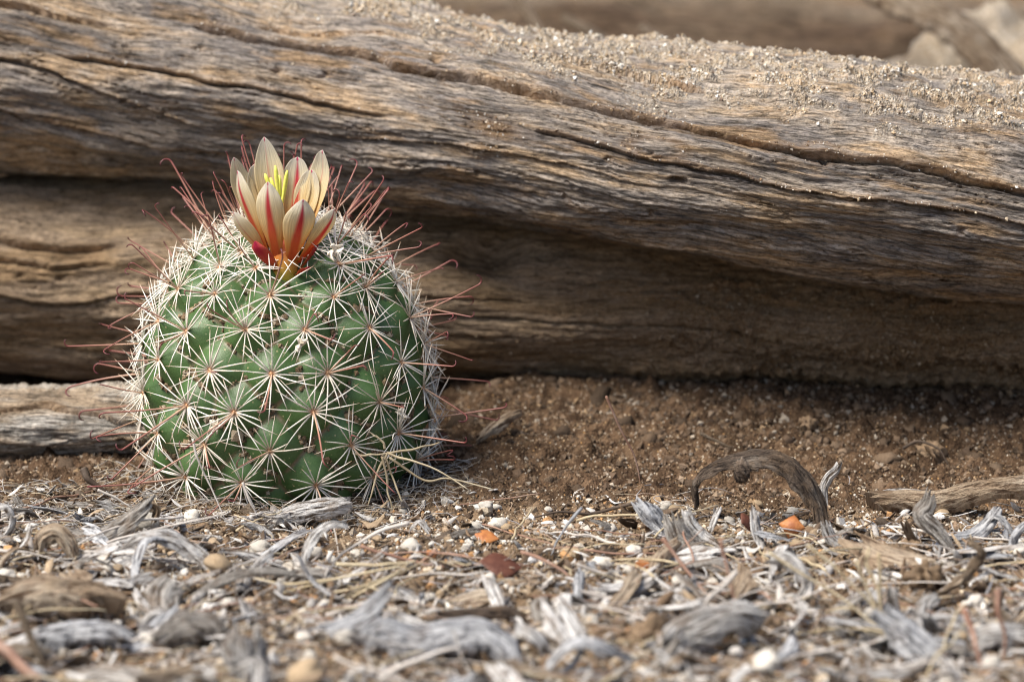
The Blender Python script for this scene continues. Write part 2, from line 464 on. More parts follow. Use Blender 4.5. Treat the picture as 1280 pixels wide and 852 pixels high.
def ground_z(x, y):
    x = np.asarray(x, float); y = np.asarray(y, float)
    bank = 1.0 * sstep(0.5, 8.5, y) * sstep(-3.5, 0.5, x)
    bank = bank + 0.35 * sstep(9, 14, y)
    near = np.exp(-((x) ** 2 + (y) ** 2) / 900.0)
    z = 0.22 * fbm(x * 0.28, y * 0.28, 3, 2) + 0.12 * fbm(x * 0.9, y * 0.9, 3, 9) * near
    z = z * (0.6 + 0.4 * sstep(-2, -6, y))
    return bank + z - 0.05

def axis(lo, hi, step, far):
    d = np.arange(lo, hi + 1e-6, step)
    out = []; s = step; p = hi
    while p < far:
        s *= 1.22; p += s; out.append(p)
    a = []; s = step; p = lo
    while p > -far:
        s *= 1.22; p -= s; a.append(p)
    return np.concatenate([a[::-1], d, out])

gx, gy = axis(-14.5, 14.5, 0.070, 1500), axis(-14.5, 11.0, 0.070, 1500)
GX, GY = np.meshgrid(gx, gy, indexing='ij')
near = ((np.abs(GX) < 20) & (GY > -20) & (GY < 20)).astype(float)
GZ = ground_z(GX, GY)
clod = np.maximum(0, fbm(GX * 1.7, GY * 1.7, 4, 21)) ** 1.3 * 0.30 + 0.09 * np.abs(fbm(GX * 4.5, GY * 4.5, 2, 31))
pit = -0.22 * sstep(0.35, 0.8, fbm(GX * 0.8 + 4, GY * 1.3, 2, 41))
GZ = GZ + (clod * (0.3 + 0.7 * sstep(-1.5, 2.0, GY)) + pit) * near + 0.02 * RNG.normal(size=GX.shape) * near
pale = sstep(1.2, -2.0, GY + 0.6 * fbm(GX * 0.5, GY * 0.5, 2, 51)) * 0.85 + 0.5 * sstep(14, 20, GY)
me = make_mesh('ground', np.stack([GX, GY, GZ], -1).reshape(-1, 3), quads=grid_quads(len(gx), len(gy))[:, [0, 3, 2, 1]],
               mat=M_SOIL, attrs={'pale': pale.ravel()})
link('ground', me, kind='structure', label='brown sandy desert soil rising in a low bank under the logs')

# ------------------------------------------------------------------ logs
def stations(pix, yfun, dy):
    """pixel edge line -> z as a function of x, with the edge at depth yfun(x)+dy"""
    xs, zs = [], []
    for u, v in pix:
        x = (u - 640) * KPX * 66
        for _ in range(4):
            p = at(u, v, yfun(x) + dy); x = p[0]
        xs.append(p[0]); zs.append(p[2])
    xs, zs = np.array(xs), np.array(zs)
    # straight on past both ends of the frame
    a = (zs[1] - zs[0]) / (xs[1] - xs[0]); b = (zs[-1] - zs[-2]) / (xs[-1] - xs[-2])
    xs = np.concatenate([[xs[0] - 12], xs, [xs[-1] + 12]])
    zs = np.concatenate([[zs[0] - 12 * a * 0.6], zs, [zs[-1] + 12 * b * 0.6]])
    return lambda x: np.interp(x, xs, zs)

def smooth_fn(f, lo=-26, hi=26, w=1.2):
    g = np.linspace(lo, hi, 600); y = f(g)
    k = int(w / (g[1] - g[0])) | 1
    y = np.convolve(np.pad(y, k, mode='edge'), np.ones(k) / k, 'same')[k:-k]
    return lambda x: np.interp(x, g, y)

class Log:
    def __init__(s, x0, x1, step, yF, zT, zB, ry, th_lo, th_hi, nth, fine=(-13.2, 13.2)):
        d = np.arange(fine[0], fine[1] + 1e-6, step)
        s.x = np.concatenate([np.linspace(x0, fine[0], 40)[:-1], d, np.linspace(fine[1], x1, 40)[1:]])
        a = np.radians(np.linspace(th_lo, th_hi, nth))
        rest = np.radians(np.linspace(th_hi, th_lo + 360, 40)[1:-1])
        s.th = np.concatenate([a, rest]); s.nfront = nth
        s.yF, s.zT, s.zB, s.ry = yF, zT, zB, ry
        s.X, s.TH = np.meshgrid(s.x, s.th, indexing='ij')
        s.rz = (zT(s.x) - zB(s.x)) / 2; s.zc = (zT(s.x) + zB(s.x)) / 2
        s.rv = float(np.mean(s.rz) + ry) / 2
        s.D = np.zeros_like(s.X); s.crack = np.zeros_like(s.X); s.crust = np.zeros_like(s.X)
        s.anchor = []
    def section(s, x, th):
        rz = (s.zT(x) - s.zB(x)) / 2; zc = (s.zT(x) + s.zB(x)) / 2
        return s.yF(x) + s.ry - s.ry * np.cos(th), zc + rz * np.sin(th)
    def on(s, u, v):
        x = (u - 640) * KPX * 66; th = 0.2
        for _ in range(25):
            y, _z = s.section(x, th)
            p = at(u, v, y); x = p[0]
            rz = (s.zT(x) - s.zB(x)) / 2; zc = (s.zT(x) + s.zB(x)) / 2
            th = 0.5 * th + 0.5 * math.asin(max(-0.99, min(0.99, (p[2] - zc) / rz)))
        return x, th
    def add_crack(s, pix, w=0.06, depth=0.2, ledge=0.3, ext=(False, False), wob=0.05, seed=0):
        w *= 0.72; depth *= 1.9
        pts = np.array([s.on(u, v) for u, v in pix])
        o = np.argsort(pts[:, 0]); pts = pts[o]
        n = 60
        sm = catmull(np.c_[pts, np.zeros(len(pts))], n)
        c = np.interp(s.x, sm[:, 0], sm[:, 1])
        if ext[0]: c = np.where(s.x < sm[0, 0], sm[0, 1] + (s.x - sm[0, 0]) * 0.01, c)
        env = np.ones_like(s.x)
        if not ext[0]: env *= sstep(pts[0, 0] - 0.1, pts[0, 0] + 0.9, s.x)
        if not ext[1]: env *= sstep(pts[-1, 0] + 0.1, pts[-1, 0] - 0.9, s.x)
        d = (s.TH - c[:, None]) * s.rv + wob * fbm(s.X * 1.3, s.TH * 0.5, 3, 60 + seed)
        ww = w * (1 + 0.55 * pn(s.X * 0.8, 3.3, 70 + seed)) * (0.45 + 0.55 * env[:, None])
        e = env[:, None] * (0.75 + 0.4 * pn(s.X * 1.1, 8.1, 80 + seed))
        front = (s.TH < s.th[s.nfront - 1] + 1e-6)
        g = np.exp(-np.abs(d / ww) ** 2.6)
        s.D += front * e * (-depth * g + 0.55 * ledge * depth * np.exp(-((d - 2.2 * ww) / (1.6 * ww)) ** 2) - 0.25 * ledge * depth * np.exp(-((d + 3 * ww) / (2.5 * ww)) ** 2))
        s.crack = np.maximum(s.crack, front * np.clip(e, 0, 1) * np.maximum(0.6 * np.exp(-(d / (1.3 * ww)) ** 2), 0.75 * np.exp(-((d - 1.8 * ww) / (1.8 * ww)) ** 2)))
        ex = np.interp(np.linspace(s.x[0], s.x[-1], 800), s.x, env); k = 121
        es = np.convolve(np.pad(ex, k, mode='edge'), np.hanning(k) / np.hanning(k).sum(), 'same')[k:-k]
        cs = np.convolve(np.pad(np.interp(np.linspace(s.x[0], s.x[-1], 800), s.x, c), 40, mode='edge'), np.hanning(41) / np.hanning(41).sum(), 'same')[40:-40]
        gxx = np.linspace(s.x[0], s.x[-1], 800)
        s.anchor.append((np.interp(s.x, gxx, cs), np.interp(s.x, gxx, es), float(np.mean(pts[:, 1]))))
    def dent(s, u, v, r, depth, stretch=1.6):
        x, th = s.on(u, v)
        d2 = ((s.X - x) / (r * stretch)) ** 2 + ((s.TH - th) * s.rv / r) ** 2
        s.D += -depth * np.exp(-d2 ** 1.5)
        if depth > 0: s.crack = np.maximum(s.crack, 0.8 * np.exp(-d2))
        else: s.crack = np.maximum(s.crack, 0.5 * np.exp(-((np.sqrt(d2) - 1.2) / 0.35) ** 2))
    def grain(s):
        """grain coordinate that bends along with the cracks"""
        off = np.zeros_like(s.X); wt = np.full_like(s.X, 0.5)
        for c, env, mean in s.anchor:
            w = env[:, None] * np.exp(-np.abs(s.TH - c[:, None]) / 0.25)
            off += w * (c[:, None] - mean); wt += w
        return (s.TH - off / wt) * s.rv
    def build(s, name, mat, parent=None, amp=1.0, crust_fn=None, seed=0, fine=1.0, **props):
        gv = s.grain(); gv = gv + 0.07 * fbm(s.X * 0.3, gv * 0.5, 3, 90 + seed) + 0.02 * pn(s.X * 1.4, gv * 1.5, 95 + seed)
        D = s.D + amp * (0.30 * fbm(s.X * 0.14, gv * 0.45, 2, 101 + seed) + 0.10 * pn(s.X * 0.22, gv * 1.6, 102 + seed)
             + 0.035 * pn(s.X * 0.45, gv * 4.0, 103 + seed))
        hf = 1.35 * 0.034 * pn(s.X * 1.2, gv * 8.0, 104 + seed) + 0.030 * (0.35 - np.abs(pn(s.X * 2.2, gv * 13.0, 105 + seed))) + 0.016 * pn(s.X * 5, gv * 16.0, 108 + seed)
        rid = 1 - np.abs(pn(s.X * 0.5, gv * 6.0, 106 + seed))
        split = np.clip((rid - 0.91) / 0.09, 0, 1) * sstep(-0.15, 0.35, pn(s.X * 0.5, gv * 1.2, 107 + seed))
        D = D + fine * (hf - 0.13 * split)
        s.crack = np.maximum(s.crack, 0.6 * split)
        if crust_fn is not None:
            s.crust = crust_fn(s.X, s.TH, gv)
            D = D + s.crust * (0.17 * np.maximum(fbm(s.X * 3.2, gv * 3.2, 3, 110 + seed), -0.4) + 0.06 * fbm(s.X * 9, gv * 9, 2, 115 + seed) + 0.03)
        rz, zc = s.rz[:, None], s.zc[:, None]
        y0 = (s.yF(s.x) + s.ry)[:, None]
        ny, nz = -np.cos(s.TH) * rz, np.sin(s.TH) * s.ry
        ln = np.hypot(ny, nz)
        Y = y0 - s.ry * np.cos(s.TH) + D * ny / ln
        Z = zc + rz * np.sin(s.TH) + D * nz / ln
        V = np.stack([s.X, Y, Z], -1)
        nx, nt = s.X.shape
        q = grid_quads(nx, nt, True)
        ends = np.stack([V[0].mean(0) - [0.5, 0, 0], V[-1].mean(0) + [0.5, 0, 0]])
        k = np.arange(nt); i0 = nx * nt
        t = np.concatenate([np.stack([k, np.full(nt, i0), (k + 1) % nt], -1)[:, [0, 2, 1]] [:, ::-1],
                            np.stack([(nx - 1) * nt + k, (nx - 1) * nt + (k + 1) % nt, np.full(nt, i0 + 1)], -1)])
        VV = np.concatenate([V.reshape(-1, 3), ends])
        UV = np.concatenate([np.stack([s.X, gv], -1).reshape(-1, 2), [[0, 0], [1, 1]]])
        z2 = np.zeros(2)
        s.V = V
        og = np.array([0.0, float(V[nx // 2, :, 1].mean()), float(V[..., 2].min())])
        me = make_mesh(name, VV - og, quads=q, tris=t, mat=mat, uv=UV,
                       attrs={'crack': np.concatenate([s.crack.ravel(), z2]), 'crust': np.concatenate([s.crust.ravel(), z2])})
        s.o = link(name, me, parent, og, **props)
        s.og = og
        return s.o

# upper, silvered log: runs down to the right, nearest the camera on the right
yU = lambda x: np.interp(x, [-26, -12, -5, 0, 5, 9, 13, 26], [10.3, 9.0, 7.7, 4.9, 2.9, 2.2, 1.8, 1.2])
yU = smooth_fn(yU, w=3.0)
zTU = smooth_fn(stations([(0, -88), (200, -45), (420, -12), (560, 22), (640, 37), (720, 51), (800, 66), (900, 72), (1000, 80), (1100, 92), (1280, 113)], yU, 3.2))
zBU = smooth_fn(stations([(0, 238), (200, 243), (400, 268), (540, 288), (640, 301), (800, 328), (1000, 362), (1280, 395)], yU, 1.2))
U = Log(-25, 25, 0.028, yU, zTU, zBU, 4.2, -95, 130, 372)
cr = U.add_crack
cr([(225, 22), (280, 35), (340, 47), (400, 60), (460, 71), (500, 86), (550, 97), (600, 104), (640, 113), (690, 122), (740, 137), (790, 147), (855, 160), (920, 175), (985, 190), (1025, 200), (1090, 203), (1165, 217), (1280, 245)], 0.085, 0.34, 0.35, (False, True), 0.06, 1)
cr([(65, 70), (140, 80), (215, 92), (260, 105), (320, 112), (375, 125), (425, 137), (490, 149)], 0.07, 0.26, 0.3, (False, False), 0.05, 2)
cr([(0, 75), (65, 92), (120, 115), (165, 132), (215, 150), (270, 168)], 0.065, 0.26, 0.3, (True, False), 0.05, 3)
cr([(0, 140), (70, 155), (140, 170), (190, 182), (250, 190), (300, 200)], 0.06, 0.2, 0.3, (True, False), 0.05, 4)
cr([(350, 160), (430, 172), (500, 177), (575, 185), (640, 197), (705, 210), (765, 225), (815, 236)], 0.045, 0.2, 0.3, (False, False), 0.05, 5)
cr([(640, 155), (720, 172), (805, 200), (870, 212), (920, 222), (990, 240), (1065, 247), (1140, 257), (1215, 267), (1280, 281)], 0.06, 0.24, 0.35, (False, True), 0.06, 6)
cr([(0, 8), (25, 10), (65, 20), (125, 30), (165, 36)], 0.05, 0.2, 0.3, (True, False), 0.04, 7)
cr([(640, 257), (740, 270), (840, 282), (930, 292)], 0.035, 0.12, 0.3, (False, False), 0.05, 8)
cr([(560, 128), (640, 150), (700, 163)], 0.03, 0.12, 0.3, (False, False), 0.05, 9)
cr([(640, 62), (700, 76), (760, 88), (830, 104), (900, 118)], 0.05, 0.16, 0.5, (False, False), 0.08, 10)
cr([(420, 235), (520, 246), (600, 262), (680, 282)], 0.03, 0.12, 0.3, (False, False), 0.05, 11)
cr([(880, 258), (980, 282), (1080, 300), (1180, 312), (1280, 330)], 0.03, 0.12, 0.3, (False, True), 0.05, 12)
cr([(300, 24), (380, 36), (450, 40), (520, 50)], 0.04, 0.12, 0.5, (False, False), 0.06, 13)
U.dent(848, 227, 0.11, 0.35, 1.7); U.dent(545, 77, 0.12, 0.22, 1.2); U.dent(478, 71, 0.16, 0.2, 1.5)
U.dent(598, 190, 0.22, -0.13, 1.3); U.dent(596, 191, 0.07, 0.2, 1.2); U.dent(1025, 192, 0.25, -0.15, 1.4); U.dent(1030, 204, 0.07, 0.25, 1.3)
U.dent(620, 160, 0.35, 0.07, 1.6); U.dent(820, 185, 0.25, -0.06, 2.2); U.dent(610, 50, 0.2, 0.12, 2.0)
def crustU(X, TH, gv):
    lim = np.interp(X, [-14, -6, 0, 6, 14], [74, 56, 38, 34, 34]) + 11 * fbm(X * 0.6, gv * 0.8, 3, 130)
    return sstep(lim - 6, lim + 22, np.degrees(TH)) * (np.degrees(TH) < 170) * (0.12 + 0.88 * sstep(-0.30, 0.30, fbm(X * 0.9, gv * 2.0, 3, 131)))
U.build('weathered_log', M_UPPER, crust_fn=crustU, seed=0, label='long silver-grey cracked log with sandy crust on top, leaning over the browner log', category='log', group='fallen logs')

# lower, soil-stained log under it
yL = smooth_fn(lambda x: np.interp(x, [-26, -12, -5, 0, 6, 13, 26], [10.6, 9.2, 8.8, 7.9, 7.0, 6.3, 5.6]), w=3.0)
zTL = lambda x: zBU(x) + np.interp(x, [-13, -5, 0, 6, 13], [-0.05, 0.0, 0.15, 0.5, 0.7])
zBL = smooth_fn(lambda x: np.interp(x, [-26, -12, -6, 0, 6, 13, 26], [0.3, 0.45, 0.5, 0.65, 0.72, 0.75, 0.8]))
Lg = Log(-24, 24, 0.042, yL, zTL, zBL, 3.0, -100, 110, 210)
cr = Lg.add_crack
cr([(0, 300), (50, 310), (100, 312), (160, 305)], 0.08, 0.3, 0.3, (True, False), 0.05, 21)
cr([(0, 326), (30, 331), (74, 336), (150, 330)], 0.06, 0.22, 0.3, (True, False), 0.05, 22)
cr([(0, 373), (74, 384), (148, 374), (210, 372)], 0.08, 0.28, 0.3, (True, False), 0.05, 23)
cr([(0, 432), (100, 441), (190, 440)], 0.06, 0.2, 0.3, (True, False), 0.05, 24)
cr([(540, 396), (632, 398), (713, 404), (829, 410), (898, 416), (956, 424), (1060, 440)], 0.05, 0.22, 0.3, (False, False), 0.05, 25)
cr([(500, 372), (560, 373), (673, 379)], 0.035, 0.16, 0.3, (False, False), 0.05, 26)
cr([(713, 358), (800, 355), (860, 362)], 0.03, 0.1, 0.3, (False, False), 0.05, 27)
cr([(840, 432), (930, 447), (1040, 452), (1150, 462)], 0.03, 0.1, 0.3, (False, False), 0.05, 28)
Lg.dent(612, 318, 0.5, 0.5, 1.3); Lg.dent(575, 322, 0.25, 0.3, 1.5)
Lg.dent(690, 482, 0.25, 0.3, 3.0); Lg.dent(560, 470, 0.25, 0.3, 2.0)
def crustL(X, TH, gv):
    return sstep(-2.0, 7.0, X) * (0.55 + 0.45 * sstep(-0.4, 0.5, fbm(X * 0.4, gv * 0.9, 3, 140))) * sstep(60, 20, np.degrees(TH))
Lg.build('stained_log', M_LOWER, crust_fn=crustL, seed=40, fine=0.8, label='dark brown soil-stained log lying on the ground under the silver-grey log', category='log', group='fallen logs')

# split slab on the ground to the left of the cactus
ySl = lambda x: np.interp(x, [-26, -12, -8, -3], [4.9, 4.5, 4.2, 4.6])
zTS = lambda x: at(0, 492, 5.2)[2] + np.interp(x, [-26, -12, -10, -8.6, -7, -3], [0.1, 0.0, 0.02, -0.06, -0.3, -0.5])
zBS = lambda x: np.interp(x, [-26, -12, -8, -3], [-0.3, -0.2, -0.2, -0.1])
Sl = Log(-22, -6.2, 0.05, ySl, zTS, zBS, 1.4, -95, 120, 110, fine=(-13.2, -6.3))
Sl.add_crack([(0, 520), (60, 512), (120, 520), (150, 528)], 0.05, 0.2, 0.3, (True, True), 0.06, 31)
Sl.add_crack([(0, 548), (70, 556), (150, 552)], 0.05, 0.18, 0.3, (True, True), 0.06, 32)
Sl.build('split_slab', M_SLAB, seed=60, crust_fn=lambda X, TH, gv: 0.4 * sstep(55, 80, np.degrees(TH)), label='short split piece of wood lying on the ground left of the cactus', category='wood piece')

# far log and broken stump, well behind
yFar = lambda x: np.interp(x, [-40, 0, 40], [30.5, 31.5, 33.0])
zTF = lambda x: np.interp(x, [-40, -8, 0, 10, 40], [8.3, 8.25, 8.2, 8.0, 7.8])
Far = Log(-34, 34, 0.3, yFar, zTF, lambda x: 0.2 + 0 * x, 3.6, -95, 150, 120, fine=(-20, 22))
Far.D += 0.35 * fbm(Far.X * 0.25, Far.TH * 2, 3, 150) - 0.25 * np.exp(-((Far.TH - 0.62 - 0.03 * np.sin(Far.X)) / 0.06) ** 2)
Far.build('far_log', M_FARWOOD, amp=1.3, seed=80, crust_fn=lambda X, TH, gv: 0.35 * sstep(60, 95, np.degrees(TH)), label='brown log lying well behind the silver-grey log, out of focus', category='log', group='fallen logs')

def lump(name, centre, rad, amp, mat, seed, rot=(0, 0, 0), lv=ICO3, fr=1.2, **props):
    V, F = lv
    n = fr
    d = (fbm(V[:, 0] * n + V[:, 2] * 0.9 * n, V[:, 1] * n - V[:, 2] * 0.7 * n, 4, seed))
    P = V * (1 + amp * d[:, None]) * np.asarray(rad)
    M = np.array(Matrix.Rotation(rot[2], 3, 'Z') @ Matrix.Rotation(rot[1], 3, 'Y') @ Matrix.Rotation(rot[0], 3, 'X'))
    P = P @ M.T
    zmin = P[:, 2].min(); base = np.array([0, 0, zmin])
    me = make_mesh(name, P - base, tris=F, mat=mat, uv=np.stack([V[:, 0] * rad[0], (np.arctan2(V[:, 1], V[:, 2])) * rad[1] * 0.7], -1),
                   attrs={'crack': np.zeros(len(V)), 'crust': 0.8 * sstep(0.1, 0.6, V[:, 2]), 'tint': np.ones((len(V), 3))})
    return link(name, me, None, np.asarray(centre) + base, **props)

ICO4 = subdiv(*ICO3); ICO5 = subdiv(*ICO4)
c = at(1225, 66, 27)
lump('broken_stump', (c[0] + 0.6, 27.5, 3.9), (3.9, 3.2, 4.4), 0.30, M_SLAB, 160, (0, 0.5, 0.2), ICO5, 1.3, label='pale broken stump standing behind the right end of the silver-grey log', category='stump')
p0, p1 = at(1085, -18, 25), at(1290, 118, 23.0)
V, q, uv = ribbon(catmull([p0, (p0 + p1) / 2 + [0.15, 0, 0.5], p1], 30), 0.7 + 0.2 * np.sin(np.linspace(0, 3, 30)), 0.8, curl=1.0, seed=5, fibre=0.06)
og = V.min(0) * [0, 0, 1] + V.mean(0) * [1, 1, 0]
link('broken_branch', make_mesh('broken_branch', V - og, quads=q, mat=M_TAN, uv=uv), None, og, label='bleached branch stub leaning on the pale stump behind the logs', category='branch')
for i, (a, b, w) in enumerate([((640, -10), (668, 38), 0.16), ((705, 22), (742, 48), 0.16), ((803, 34), (835, 62), 0.14)]):
    p0, p1 = at(*a, 27.5), at(*b, 26.0)
    p1 = p1 + (p1 - p0) * 1.2
    V, q, t, uv = tube(catmull([p0, (p0 + p1) / 2 + [0.1, 0, 0.1], p1], 12), w, 6)
    og = np.array([p1[0], p1[1], V[:, 2].min()])
    link('far_twig', make_mesh('far_twig', V - og, quads=q, tris=t, mat=M_TAN, uv=uv), None, og,
         label='blurred dry twig leaning on the far log', category='twig', group='twigs by the far log')

# sand lying on the upper log, soil stuck to the lower one
def on_log(Lo, n, weight, size, tints, name, label, base='oct', lift=0.2):
    V = Lo.V; nx, nt = V.shape[:2]
    w = weight[:-1, :Lo.nfront - 1].copy()
    w[np.abs(Lo.x[:-1]) > 15] = 0
    f = w.ravel() / w.sum()
    idx = RNG.choice(len(f), n, p=f)
    i, j = idx // (Lo.nfront - 1), idx % (Lo.nfront - 1)
    a, b = RNG.random((n, 1)), RNG.random((n, 1))
    P = (V[i, j] * (1 - a) + V[i + 1, j] * a) * (1 - b) + (V[i, j + 1] * (1 - a) + V[i + 1, j + 1] * a) * b
    th = Lo.TH[i, j]
    nn = np.stack([0 * th, -np.cos(th), np.sin(th)], -1)
    sz = size(n)
    P = P + nn * (sz * lift)[:, None]
    tn = tints[RNG.integers(0, len(tints), n)] * RNG.uniform(0.75, 1.15, (n, 1))
    GV, GF, GT = grains(P - Lo.og, sz, tn, base)
    o = link(name, make_mesh(name, GV, tris=GF, mat=M_GRAIN, attrs={'tint': GT}, smooth=False), Lo.o, kind='stuff', label=label)
    return o

SANDT = np.array([(0.62, 0.51, 0.38), (0.54, 0.42, 0.28), (0.70, 0.62, 0.51), (0.44, 0.33, 0.22), (0.74, 0.69, 0.61), (0.60, 0.45, 0.29), (0.22, 0.16, 0.12), (0.78, 0.75, 0.70)])
SOILT = np.array([(0.20, 0.13, 0.08), (0.27, 0.18, 0.11), (0.15, 0.095, 0.06), (0.36, 0.25, 0.15), (0.48, 0.38, 0.27)])
on_log(U, 21000, U.crust ** 2 * (0.08 + sstep(-0.15, 0.55, fbm(U.X * 1.6, U.TH * 7, 3, 170))) , lambda n: RNG.gamma(1.3, 0.010, n) + 0.010, SANDT, 'sand_crust', 'pale sand grains crusted along the top of the log')
on_log(U, 2500, U.crack ** 2 * (U.TH > -0.3), lambda n: RNG.gamma(2.0, 0.006, n) + 0.010, np.vstack([SANDT, SOILT]), 'crack_grit', 'grit caught in the cracks of the log', lift=0.0)
on_log(Lg, 6000, Lg.crust + 0.03, lambda n: RNG.gamma(2.0, 0.005, n) + 0.010, np.vstack([SOILT, SOILT, SANDT[:2]]), 'stuck_soil', 'brown soil grains stuck to the face of the log')
# ------------------------------------------------------------------ cactus
cactus = bpy.data.objects.new('fishhook_cactus', None)
COL.objects.link(cactus)
CZ = -0.42
CORG = np.array([CX, CY, CZ])
cactus.location = Vector(CORG * CM)
cactus['label'] = 'small round green cactus with white spines, red hooks and one cream flower'
cactus['category'] = 'cactus'

H_LO, H_HI, ZM = 2.9, 3.85, 2.55
def prof(q):                     # q -1 bottom .. 1 apex -> r, z in cactus space
    q = np.asarray(q, float)
    ex = np.where(q < 0, 2.8, 2.15)
    a = np.sign(q) * np.abs(np.sin(q * np.pi / 2)) ** (2 / ex)
    r = CACTUS_R * np.abs(np.cos(q * np.pi / 2)) ** (2 / ex)
    r = r * (1 - 0.06 * sstep(0, 1, q) - 0.04 * sstep(0, -1, q))
    return r, ZM + np.where(q < 0, H_LO, H_HI) * a
qq = np.linspace(-1, 1, 4000)
pr, pz = prof(qq)
arc = np.concatenate([[0], np.cumsum(np.hypot(np.diff(pr), np.diff(pz)))])
q_of = lambda s: np.interp(s, arc, qq)
ATOT = arc[-1]
def body_pt(s, phi):
    r, z = prof(q_of(s))
    return np.stack([r * np.sin(phi), -r * np.cos(phi), z], -1)
def body_n(s, phi):
    a, b = prof(q_of(np.asarray(s) - 0.03)), prof(q_of(np.asarray(s) + 0.03))
    tr, tz = b[0] - a[0], b[1] - a[1]
    ln = np.hypot(tr, tz) + 1e-9
    nr, nz = tz / ln, -tr / ln
    return np.stack([nr * np.sin(phi), -nr * np.cos(phi), nz], -1)

# areoles: staggered rings of 13; the ring through the photo's areole at (361, 547) faces the camera
target = at(361, 547, 0.25) - CORG
s0 = float(np.interp(target[2], pz, arc))
NR = 13
rows = [s0]
while rows[0] > 1.6: rows.insert(0, rows[0] - 0.80)
k0 = len(rows) - 1
while rows[-1] < ATOT - 0.22:
    r = float(prof(q_of(rows[-1]))[0])
    rows.append(rows[-1] + max(0.2, 0.80 * (r / CACTUS_R) ** 0.75))
AS, AP, ASZ = [], [], []
for k, s in enumerate(rows):
    r = float(prof(q_of(s))[0])
    n = NR if r > 0.9 else (8 if r > 0.45 else 5)
    for i in range(n):
        ph = (i + 0.5 * ((k - k0) % 2)) * 2 * math.pi / n + random.gauss(0, 0.04)
        AS.append(s + random.gauss(0, 0.06)); AP.append(ph); ASZ.append(min(0.95, max(0.22, 0.62 * 2 * math.pi * r / n)))
AS, AP, ASZ = np.array(AS), np.array(AP), np.array(ASZ)
APT = body_pt(AS, AP); AN = body_n(AS, AP)

fb = at(358, 352, 0.85) - CORG                                  # where the flower leaves the body
nphi, ns = 420, 250
phi = np.linspace(0, 2 * np.pi, nphi, endpoint=False)
ss = np.linspace(0.0, ATOT - 0.01, ns)
SS, PH = np.meshgrid(ss, phi, indexing='ij')
B = body_pt(SS.ravel(), PH.ravel()); BN = body_n(SS.ravel(), PH.ravel())
hgt = np.zeros(len(B)); d1 = np.full(len(B), 9.0); d2 = np.full(len(B), 9.0)
for p, n, z in zip(APT, AN, ASZ):
    d = np.linalg.norm(B - p, axis=1) / z
    m = d < 1.05
    h = (0.25 if np.linalg.norm(p + n * 0.62 * z - fb) < 0.55 else 0.62) * z * np.clip(1 - d[m] ** 1.35, 0, 1)
    hgt[m] = np.maximum(hgt[m], h)
    d2[:] = np.where(d < d1, d1, np.minimum(d2, d)); d1[:] = np.minimum(d1, d)
B2 = B + BN * (hgt + 0.012 * fbm(PH.ravel() * 6, SS.ravel() * 3, 3, 200))[:, None]
top = np.array([[0, 0, B2[-nphi:, 2].mean()]])
s = Mat('cactus_skin'); o = s.obj()
v = s.attr('valley')
g = s.mix(s.noise(o, 0.9, 4, 0.6), (0.036, 0.085, 0.022), (0.080, 0.150, 0.045))
g = s.mix(s.ramp(s.noise(o, 3.0, 3), [(0.45, 0.0), (0.7, 0.35)]), g, (0.095, 0.15, 0.07))
bw = s.n('ShaderNodeRGBToBW'); s.put(bw.inputs[0], s.voro(o, 9.0))
sp = s.math('MULTIPLY', s.ramp(bw.outputs[0], [(0.62, 0.0), (0.68, 1.0)]), s.ramp(s.voro(o, 9.0, 'Distance'), [(0.12, 1.0), (0.26, 0.0)]))
g = s.mix(s.math('MULTIPLY', sp, 0.8), g, (0.42, 0.36, 0.20))
g = s.mix(s.math('MULTIPLY', v, s.ramp(s.noise(o, 2.2, 4, 0.65), [(0.40, 0.0), (0.58, 0.9)])), g, (0.17, 0.12, 0.075))
M_SKIN = s.done(g, 0.42, s.bump(s.noise(o, 26.0, 3), 0.02, 0.35), 0.4)
kq = grid_quads(ns, nphi, True)[:, [0, 1, 2, 3]]
k = np.arange(nphi)
tt = np.stack([(ns - 1) * nphi + k, (ns - 1) * nphi + (k + 1) % nphi, np.full(nphi, ns * nphi)], -1)
valley = np.concatenate([sstep(0.16, 0.03, d2 - d1) * sstep(0.42, 0.62, d1), [0]])
stem = link('stem_body', make_mesh('stem_body', np.concatenate([B2, top]), quads=kq, tris=tt, mat=M_SKIN, attrs={'valley': valley}), cactus)

s = Mat('spine_white'); u = s.n('ShaderNodeSeparateXYZ'); s.put(u.inputs[0], s.uv())
c = s.ramp(u.outputs[0], [(0.0, (0.40, 0.17, 0.07)), (0.06, (0.52, 0.30, 0.16)), (0.14, (0.74, 0.69, 0.60)), (0.75, (0.82, 0.80, 0.75)), (0.93, (0.72, 0.60, 0.47)), (1.0, (0.40, 0.20, 0.11))])
c = s.mix(s.ramp(s.rnd(), [(0.35, 0.0), (1.0, 0.42)]), c, (0.52, 0.40, 0.27))
M_SPINE = s.done(c, 0.45, None, 0.35)
s = Mat('spine_hook'); u = s.n('ShaderNodeSeparateXYZ'); s.put(u.inputs[0], s.uv())
c = s.ramp(u.outputs[0], [(0.0, (0.56, 0.40, 0.28)), (0.22, (0.38, 0.19, 0.14)), (0.5, (0.20, 0.05, 0.05)), (1.0, (0.06, 0.013, 0.02))])
M_HOOK = s.done(c, 0.4, None, 0.4)

